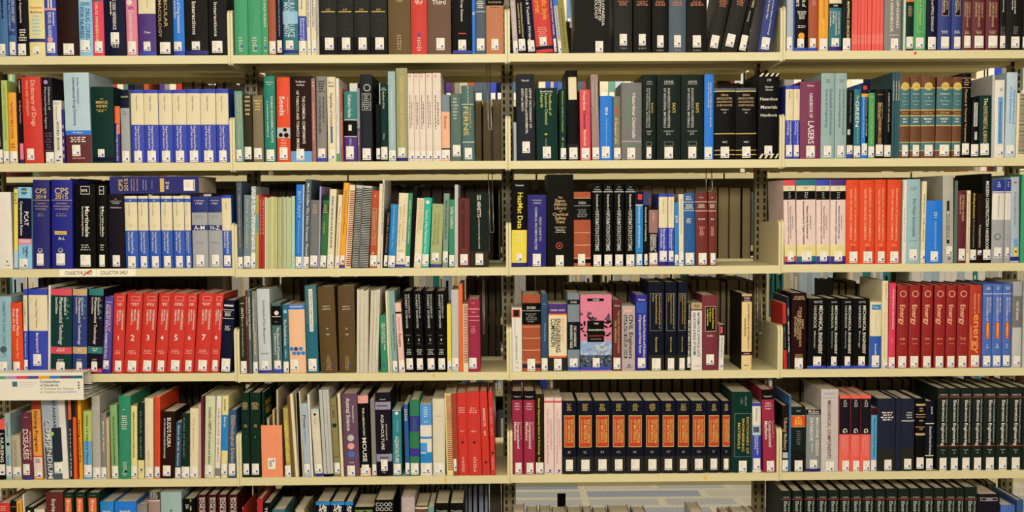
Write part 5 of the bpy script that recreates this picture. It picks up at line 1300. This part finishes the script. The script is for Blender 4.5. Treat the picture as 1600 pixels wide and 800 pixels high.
    if has_label and row < 5:
        if lab is None: lab = [.5, None, None]
        lw = (lab[3] if len(lab) > 3 else .7)*w; xc = U(lab[0])
        if lab[1] is not None: z1, z0 = zof(lab[1]), zof(lab[2])
        else: z0 = .012 if tape else .005; z1 = z0+.042
        lw = min(max(lw, .010 if w > .012 else lw), .034, w*.98); xc = min(max(xc, -w/2+lw/2), w/2-lw/2)
        q = MB(); patch(xc-lw/2, xc+lw/2, z0, z1, LABEL, e+.0003, q)
        L_ = z1-z0
        for i in range(4):
            patch(xc-lw*.36, xc-lw*rnd.uniform(.0, .18), z1-L_*(.12+.13*i)-.0012, z1-L_*(.12+.13*i), INKG, e+.0005, q)
        patch(xc-lw*.42, xc-lw*.08, z0+L_*.08, z0+L_*.08+.0022, INK, e+.0005, q); patch(xc+lw*.12, xc+lw*.42, z0+L_*.08, z0+L_*.08+.0022, INK, e+.0005, q)
        patch(xc-lw*.02, xc+lw*.05, z0+L_*.08, z0+L_*.08+.0022, INK, e+.0005, q)
        r = min(.0036, lw*.3); dx = xc+lw*.2; dzc = z0+L_*.3; k = len(q.v)
        q.v += [(dx, ys(dx)-e-.0006, dzc)] + [(dx+r*math.cos(math.pi*i/5), ys(dx)-e-.0006, dzc+r*math.sin(math.pi*i/5)) for i in range(10)]
        di = q.m(DOT)
        if B['key'] not in ('cps', 'mart', 'emat', 'ergo', 'vision', 'optic'):
            for i in range(10): q.f.append((k, k+1+i, k+1+(i+1) % 10)); q.mi.append(di)
        q.obj('spine_label', o)
    ang = B['ang']
    xc = (B['X0']+B['X1'])/2
    o.location = (xc, B['yf'], B['z0'] + .0003 + w/2*math.sin(abs(ang)))
    o.rotation_euler = (0, ang, 0)
    B['obj'] = o
    o.select_set(False)
for B in books: make_book(B)

# ---------------------------------------------------------------- books behind and the next range
FARW = 'white lgrey paleblue cream lgreyblue white lgrey white tealgreen eggshell'.split()
stuff = MB()
FARC = 'white cream slate lgrey navy greygreen creamw maroon paleblue black lgrey rust brown beige purple crimson steelblue tan lteal blackb white charcoal grey royalblue eggshell white offblack'.split()
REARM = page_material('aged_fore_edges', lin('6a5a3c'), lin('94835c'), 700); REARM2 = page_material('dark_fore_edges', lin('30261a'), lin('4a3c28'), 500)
rr = random.Random(3)
# front range, rear face: fore edges seen through the gaps; (row, bay, px x0, px x1, px top y, tone)
REAR = [
 (0,2,885,900,30,2),(1,0,40,130,112,2),(1,0,285,362,128,1),(1,1,395,470,125,1),(1,1,600,690,127,2),(1,1,742,790,152,1),(1,2,1120,1190,128,2),
 (2,0,0,36,290,2),(2,0,110,200,278,2),(2,0,330,365,290,2),(2,1,380,560,286,2),(2,1,590,780,288,2),(2,1,770,785,291,1),(2,2,985,1190,290,1),(2,2,800,960,292,2),
 (3,0,60,330,434,2),(3,1,440,470,434,1),(3,1,480,640,434,2),(3,1,728,782,434,2),(3,2,838,880,433,1),(3,2,885,1080,445,1),(3,2,1080,1185,436,1),(3,3,1300,1345,440,1),
 (4,0,130,360,600,2),(4,1,380,600,606,2),(4,1,605,715,602,1),(4,2,868,1180,590,1),(4,3,1230,1500,592,1),
 (5,0,130,370,757,2),(5,1,440,550,760,2),(5,1,555,765,760,3),(5,1,765,792,758,2),(5,3,1500,1560,752,1)]
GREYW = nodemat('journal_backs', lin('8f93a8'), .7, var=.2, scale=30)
for (r, b, xa, xb, yt, tone) in REAR:
    Y0 = .30; z0 = ZS[(r, b)]
    X, zt = ray(xa, yt, Y0); Xe, _ = ray(xb, yt, Y0)
    lo, hi = (b-2)*BAY+.012, (b-1)*BAY-.012
    X = max(X, lo); Xe = min(Xe, hi)
    while X < Xe-.012:
        wd = rr.uniform(.022, .05) if tone != 3 else rr.uniform(.012, .022); wd = min(wd, Xe-X)
        hh = min(zt - z0 + rr.uniform(-.012, .002), DZ-.045); g = rr.uniform(.0012, .006)
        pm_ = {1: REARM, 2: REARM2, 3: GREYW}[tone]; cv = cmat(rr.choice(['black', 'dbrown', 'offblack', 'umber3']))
        stuff.box(X, X+.002, Y0-.003, .50, z0+.0003, z0+hh, cv); stuff.box(X+wd-.002-g*.3, X+wd-g*.3, Y0-.003, .50, z0+.0003, z0+hh, cv)
        stuff.box(X+.002, X+wd-.002-g*.3, Y0, .498, z0+.003, z0+hh-.003, pm_)
        X += wd + g*.4
# next range: shelves, uprights and the books facing us
fr = empty('shelving_range', (0, YFAR, 0), 'cream shelving range standing across the next aisle, glimpsed through the gaps', 'shelving')
for r in range(-1, 6):
    z = Z4 + (4-r)*DZ
    for b in range(-3, 3):
        mb = MB(); x0 = b*BAY+.15; x1 = x0+BAY-.008
        mb.box(x0, x1, 0, .26, z-.002, z, STEEL); mb.box(x0, x1, -.0015, 0, z-LIP, z, STEEL); mb.obj('shelf_board', fr)
        if r >= -1:
            X = x0+.01
            while X < x1-.05:
                wd = rr.uniform(.012, .045); hh = rr.uniform(.215, .275); c = rr.choice(FARC if r != 3 else FARW)
                stuff.box(X, X+wd, YFAR+.004, YFAR+.2, z+.0005, z+hh, cmat(c))
                if rr.random() < .6: stuff.box(X+wd*.15, X+wd*.85, YFAR+.0035, YFAR+.004, z+.004, z+.04, LABEL)
                if rr.random() < .5: stuff.box(X+wd*.3, X+wd*.6, YFAR+.0035, YFAR+.004, z+hh*.4, z+hh*.85, cmat(rr.choice(['white', 'gold', 'black'])))
                X += wd+.001
                if rr.random() < .06: X += rr.uniform(.02, .12)
for b in range(-3, 4):
    mb = MB(); x = b*BAY+.146; mb.box(x-.02, x+.02, .262, .285, 0, 2.45, UPR); mb.obj('upright_post', fr)
mb = MB(); mb.box(-3*BAY+.15, 3*BAY+.14, .286, .30, 0, 2.45, UPR); mb.obj('back_panel', fr)
mb = MB(); mb.box(-3*BAY+.15, 3*BAY+.14, .01, .03, 0, .10, STEEL); mb.obj('kick_plate', fr)
tag(stuff.obj('books_behind'), 'books on the rear side and in the next range, glimpsed through the gaps', 'books', kind='stuff')

# ---------------------------------------------------------------- single special things
def on_plane(mb, txt, x0, x1, zc, y, mat, cap=None):
    vs, fs, W = text_geo(txt); sx = (x1-x0)/W; sy = (cap/CAP) if cap else sx; k = len(mb.v)
    mb.v += [(x0+a*sx, y, zc-CAP*sy/2+b_*sy) for a, b_ in vs]; m_ = mb.m(mat)
    for f in fs: mb.f.append(tuple(k+i for i in f)); mb.mi.append(m_)
# paper strips on the third shelf's lip
for i, (xa, xb, ta, tb) in enumerate(((93, 150, 101, 144.5), (150.5, 212, 156, 200))):
    mb = MB(); X0, Z1 = ray(xa, 420.6, -.001); X1, Z0 = ray(xb, 431.6, -.001); zt = ZS[(2, 0)]-.0006
    mb.box(X0, X1, -.0012, -.0003, zt-.0245, zt, nodemat('paper_strip', lin('e8dfc4'), .7))
    A, zc = ray(ta, 426.6, -.0014); Bx, _ = ray(tb, 426.6, -.0014)
    on_plane(mb, 'COLLECTOR SHELF', A, Bx, zt-.0125, -.0015, INK, .0115)
    if i == 0: mb.poly([(ray(129, 429)[0], -.0018, ray(129, 430.5)[1]), (ray(131, 429)[0], -.0018, ray(131, 431)[1]), (ray(144, 421)[0], -.0018, ray(144.5, 423)[1]), (ray(142, 421)[0], -.0018, ray(143, 421)[1])], REDM)
    tag(mb.obj('shelf_sign'), ['paper strip sign with a red slash on the third shelf lip', 'paper strip sign without any slash, right of the red slashed one'][i], 'sign', 'collector shelf signs')
# volume lying flat on top of the cream volumes, third shelf
def flat_book():
    Y = .002; zs = ZS[(2, 0)]
    top6 = max(B['z0']+B['h'] for B in books if B['key'] in ('cream6', 'amnz', 'formulary') or (B['row'] == 2 and B['bay'] == 0 and 716 <= B['x0'] < 1270))
    X0, Z1 = ray(171, 276, Y); X1, Z0 = ray(311, 305, Y); Z0 = max(Z0, top6+.0006); Z1 = max(Z1, Z0+.05)
    L = X1-X0; H = Z1-Z0; D = .205
    m = cmat('navyd'); mb = MB()
    mb.box(0, L, 0, .0022, 0, H, m); mb.box(0, L, .0022, D, 0, .0022, m); mb.box(0, L, .0022, D, H-.0022, H, m)
    g = cmat('gold'); e = -.0006
    def rot(txt, x, z0, z1, capw, mat):      # text running bottom to top
        vs, fs, W = text_geo(txt); s = (z1-z0)/W; k = len(mb.v); sy = capw/CAP
        mb.v += [(x+capw - b_*sy, e, z0+a*s) for a, b_ in vs]; mi = mb.m(mat)
        for f in fs: mb.f.append(tuple(k+i for i in f)); mb.mi.append(mi)
    rot('CPS', L*.10, H*.15, H*.85, L*.045, g); rot('2015', L*.165, H*.15, H*.9, L*.04, g)
    for i, x in enumerate((.235, .265, .30)): rot(['Compendium', 'of Pharmaceut', 'Specialties'][i], L*x, H*.15, H*.88, L*.014, cmat('tan'))
    rot('Canada Trusted', L*.37, H*.2, H*.8, L*.012, cmat('lgrey')); rot('Drug Reference', L*.40, H*.2, H*.8, L*.012, cmat('lgrey')); rot('Pharmacists', L*.47, H*.3, H*.75, L*.008, cmat('lgrey'))
    mb.box(L*.565, L*.61, e, 0, H*.1, H*.88, g); rot('M-Z', L*.63, H*.25, H*.7, L*.035, cmat('white'))
    o = mb.obj('reference_volume'); tag(o, 'thick deep blue volume lying flat across the cream volumes, gold letters, third shelf', 'book')
    q = MB(); q.box(.002, L-.002, .0024, D-.003, .0024, H-.0024, PAGES); q.obj('page_block', o)
    q = MB(); q.box(L*.83, L*.955, -.0009, -.0004, H*.16, H*.8, LABEL); q.box(L*.94, L*.947, -.0011, -.0009, H*.2, H*.75, INK)
    for i in range(3): q.box(L*(.85+.02*i), L*(.856+.02*i), -.0011, -.0009, H*.3, H*.7, INKG)
    q.obj('spine_label', o)
    o.location = (X0, Y, Z0)
flat_book()
# white binder lying on its side across the fifth shelf's books, its spine forward of the shelf edge
def flat_binder():
    Y = -.066
    X0, Z1 = ray(-40, 583, Y); X1, Z0 = ray(131, 627, Y); L = X1-X0
    tops = [B['z0']+B['h'] for B in books if B['row'] == 4 and B['bay'] == 0 and B['X0'] < X1-.005]
    Z0 = max(Z0, max(tops)+.001) if max(tops) - Z0 < .02 else Z0
    H = Z1-Z0; D = .27; lipb = ZS[(3, 0)]-LIP
    wm = nodemat('binder_white', lin('dcd3c0'), .45, var=.04, scale=8); mb = MB()
    Hin = min(lipb-.004-Z0, H)
    prof = [(0, 0), (D, 0), (D, .004), (.0035, .004), (.0035, H-.003), (.055, H-.004), (.062, Hin-.002), (D, Hin*.9-.004), (D, Hin*.9), (.062, Hin+.001), (.056, H), (0, H)]
    mb.prism_x(prof, 0, L, wm)
    cols = 'leafgreen lilac hotpink periwd lorange blue2 mauve tealb'.split()
    for i, c in enumerate(cols):
        xa = L-.002-(len(cols)-i)*.036; mb.box(max(xa, 0), xa+.036, -.0006, 0, H-.020, H-.011, cmat(c))
    o = mb.obj('ring_binder')
    def tx(t, fx, fz, c, cap=.008, wd=None):
        vs, fs, W = text_geo(t); s = cap/CAP*.95; x = X1w - fx; on_plane(mb2, t, L-fx, L-fx+(wd or W*s), H*fz, -.0006, cmat(c), cap)
    X1w = L; mb2 = MB()
    tx('Compendium', .142, .68, 'slate', .009, .066); tx('of Standards', .142, .55, 'slate', .008, .06)
    tx('of Practice for Nurses', .142, .42, 'sagegrey', .007, .11); tx('in Ontario', .142, .30, 'sagegrey', .007, .05); tx('Second Edition', .088, .30, 'lilac', .007, .066)
    mb2.box(L-.232, L-.216, -.0008, 0, H*.5, H*.68, cmat('slateteal'))
    for i in range(3): mb2.box(L-.212, L-.17+.008*i, -.0006, 0, H*(.48+.08*i), H*(.495+.08*i), cmat('lgrey'))
    for i in range(3): mb2.box(L-.017, L-.013, -.0006, 0, H*(.4+.1*i), H*(.46+.1*i), INK)
    mb2.obj('printed_insert', o)
    q = MB()
    for k in range(5):
        z = .006+k*(Hin-.012)/5; q.box(.004, L-.004, .03+.01*k, D-.012*k-.01, z, z+(Hin-.02)/5*.7, LABEL if k % 2 else cmat('lgrey'))
    q.obj('page_block', o)
    o.location = (X0, Y, Z0); tag(o, 'white ring binder lying on its side over the books at the left, spine forward', 'binder')
flat_binder()
# cardboard magazine box
for (r, b, ox, oy, sc, a0, a1, tp) in boxes:
    z = ZS[(r, b)]+.0003; X0, zt = ray(ox+a0/sc, oy+tp/sc, .002); X1, _ = ray(ox+a1/sc, oy+tp/sc, .002); h = zt-z; w = X1-X0; D = .22; t = .0016
    m = cmat('salmon2'); mb = MB()
    mb.box(0, w, 0, t, 0, h, m); mb.box(t, w-t, t, D, 0, t, m); mb.box(0, t, t, D, 0, h*1.0, m); mb.box(w-t, w, t, D, 0, h*1.0, m); mb.box(t, w-t, D-t, D, 0, h, m)
    o = mb.obj('magazine_box'); tag(o, 'salmon orange cardboard magazine box with a small round-cornered label, fifth shelf', 'magazine box')
    q = MB(); q.box(w*.30, w*.66, -.0008, 0, h*.16, h*.37, LABEL); q.box(w*.35, w*.5, -.001, -.0008, h*.2, h*.33, INKG); q.box(w*.53, w*.6, -.001, -.0008, h*.30, h*.34, DOT); q.obj('box_label', o)
    o.location = (X0, .002, z)
    for i, (u, hh, c, l) in enumerate(((.03, 1.62, 'dgreen', 'tall dark green booklet with yellow capitals inside the magazine box'), (.30, 1.12, 'beige', 'beige booklet at the middle of the magazine box'), (.62, 1.28, 'tan', 'tan booklet standing above the magazine box rim'), (.86, 1.66, 'beige', 'tallest beige booklet at the right of the magazine box'))):
        bm_ = MB(); hb = h*hh; wd = .006; bm_.box(0, .0005, 0, .20, 0, hb, cmat(c)); bm_.box(wd-.0005, wd, 0, .20, 0, hb, cmat(c)); bm_.box(.0005, wd-.0005, 0, .0006, 0, hb, cmat(c))
        if i == 0:
            for j, tt in enumerate(('PLANT', 'FIELD', 'GUIDE')):
                vs, fs, W = text_geo(tt); s = .08/W; k = len(bm_.v)
                bm_.v += [(wd+.0004, .02+a*s, hb-.05-.03*j+b_*s) for a, b_ in vs]; mi = bm_.m(cmat('yellow'))
                for f in fs: bm_.f.append(tuple(k+q_ for q_ in f)); bm_.mi.append(mi)
        ob = bm_.obj('booklet'); q = MB(); q.box(.0006, wd-.0006, .0008, .199, .0005, hb-.0008, PAGES); q.obj('page_block', ob)
        ob.location = (X0+t+.001+u*(w-.012), .006, z+t+.0002); tag(ob, l, 'booklet')
# hanging wire book supports: a bent loop hooked under the shelf above
def wire_support(px, py_top, py_bot, r, b, lean, wpx, label, Y=.06, mat=WIRE):
    zt = ZS[(r-1, b)] - .004; X, zb = ray(px, py_bot, Y); wd = wpx*.0021
    mb = MB(); pts = []
    pts.append((X-lean-wd/2, Y, zt)); pts.append((X-wd/2-lean*.2, Y, zb+.03))
    for i in range(9):
        a = math.pi + math.pi*i/8; pts.append((X+wd/2*math.cos(a), Y, zb+.012+wd/2*math.sin(a)))
    pts.append((X+wd/2-lean*.2, Y, zb+.03)); pts.append((X-lean+wd/2, Y+.02, zt))
    mb.tube(pts, .0016, mat)
    o = mb.obj('wire_book_support', smooth=True)
    q = MB(); q.tube([(X-lean-.018, Y, zt-.004), (X-lean-wd/2, Y, zt-.001), (X-lean+wd/2, Y, zt-.001), (X-lean+.018, Y+.02, zt-.004)], .0016, mat); q.obj('hook', o)
    tag(o, label, 'book support', 'hanging wire book supports')
wire_support(766, 100, 206, 1, 1, .006, 5, 'wire book support hanging in the gap right of the ferns book, second shelf')
wire_support(769, 265, 366, 2, 1, .006, 6, 'wire book support hanging right of the dark green book, third shelf')
wire_support(756, 425, 526, 3, 1, .0, 2, 'thin wire book support by the crimson book, fourth shelf')
wire_support(773, 590, 688, 4, 1, .0, 2, 'thin wire book support right of the red annual reports, fifth shelf')
wire_support(1187, 425, 523, 3, 2, .0, 8, 'wire loop book support near the slotted upright, fourth shelf of the third bay')
wire_support(1108, 262, 300, 2, 2, .0, 10, 'wire book support behind the ox-blood volumes, third shelf of the third bay', .12)
wire_support(892, 10, 48, 0, 2, .0, 2, 'thin wire book support in the cream gap of the top shelf', .02)
wire_support(1212, 440, 460, 3, 3, .0, 14, 'black wire book support above the red book, fourth shelf of the rightmost bay', .10, BLACKWIRE)
wire_support(1218, 598, 625, 4, 3, .0, 18, 'black wire book support at the left end of the fifth shelf, rightmost bay', .14, BLACKWIRE)
# black bookend plate on the low row of the third bay
mb = MB(); X, z = ray(876, 771, .25); mb.prism_x([(.247, ZS[(5, 2)]+.0003), (.252, ZS[(5, 2)]+.0003), (.252, z), (.247, z)], X-.012, X+.018, cmat('black')); mb.box(X-.012, X+.03, .2465, .2525, ZS[(5, 2)]+.0003, ZS[(5, 2)]+.002, cmat('black'))
# (kept apart from the papers: a folded steel plate)
tag(mb.obj('bookend'), 'black steel bookend plate rising behind the low papers in the third bay', 'bookend')
# yellow stains and a red smear on the shelf lips, as thin raised patches
for (px, y0, y1, wpx, mat, lab) in ((696, 742, 756, 5, STAINM, 'yellow tape scrap on the fifth shelf lip of the second bay'), (678, 583, 591, 4, STAINM, 'yellow tape scrap on the fourth shelf lip of the second bay'),
        (1102, 742, 752, 5, STAINM, 'yellow tape scrap on the fifth shelf lip of the third bay'), (1430, 80, 86, 5, REDM, 'torn red sticker scrap on the top shelf lip, rightmost bay')):
    X, Z1 = ray(px, y0, 0); _, Z0 = ray(px, y1, 0); w = wpx*.00107; mb = MB()
    bb = 0 if px < 365 else 1 if px < 793 else 2 if px < 1220 else 3; rw = min(range(5), key=lambda k: abs(EDGE[k][bb]-y0)); top = ZS[(rw, bb)]-.001; Z1 = min(Z1, top); Z0 = max(Z0, top-LIP+.002)
    n = 9; pts = [(X + w*math.cos(2*math.pi*i/n)*rr.uniform(.6, 1.1), (Z0+Z1)/2 + (Z1-Z0)/2*math.sin(2*math.pi*i/n)*rr.uniform(.6, 1.0)) for i in range(n)]
    k = len(mb.v); mb.v += [(x, -.0006, zz) for x, zz in pts] + [(x, -.0001, zz) for x, zz in pts]; m_ = mb.m(mat)
    mb.f.append(tuple(k+i for i in range(n))); mb.mi.append(m_)
    for i in range(n): mb.f.append((k+i, k+(i+1) % n, k+n+(i+1) % n, k+n+i)); mb.mi.append(m_)
    tag(mb.obj('tape_scrap'), lab, 'tape')
# ceiling fixtures over the area lamps; the front one is added for the fill
LAMP = bpy.data.materials.new('lamp_diffuser'); LAMP.use_nodes = True
LAMP.node_tree.nodes['Principled BSDF'].inputs['Emission Color'].default_value = (1, .95, .85, 1); LAMP.node_tree.nodes['Principled BSDF'].inputs['Emission Strength'].default_value = 3
for i, (nm, loc, sx, sy, pw, tilt) in enumerate(LIGHTS):
    mb = MB(); mb.box(-sx/2, sx/2, -sy/2, sy/2, .03, .10, STEEL); o = mb.obj('ceiling_light'); q = MB(); q.box(-sx/2+.02, sx/2-.02, -sy/2+.02, sy/2-.02, .015, .0295, LAMP); q.obj('diffuser', o)
    o.location = (loc[0], loc[1], 2.899); tag(o, ['long ceiling light above the front aisle', 'wide ceiling light above the open area', 'narrow ceiling light above the rear aisle'][i], 'ceiling light')
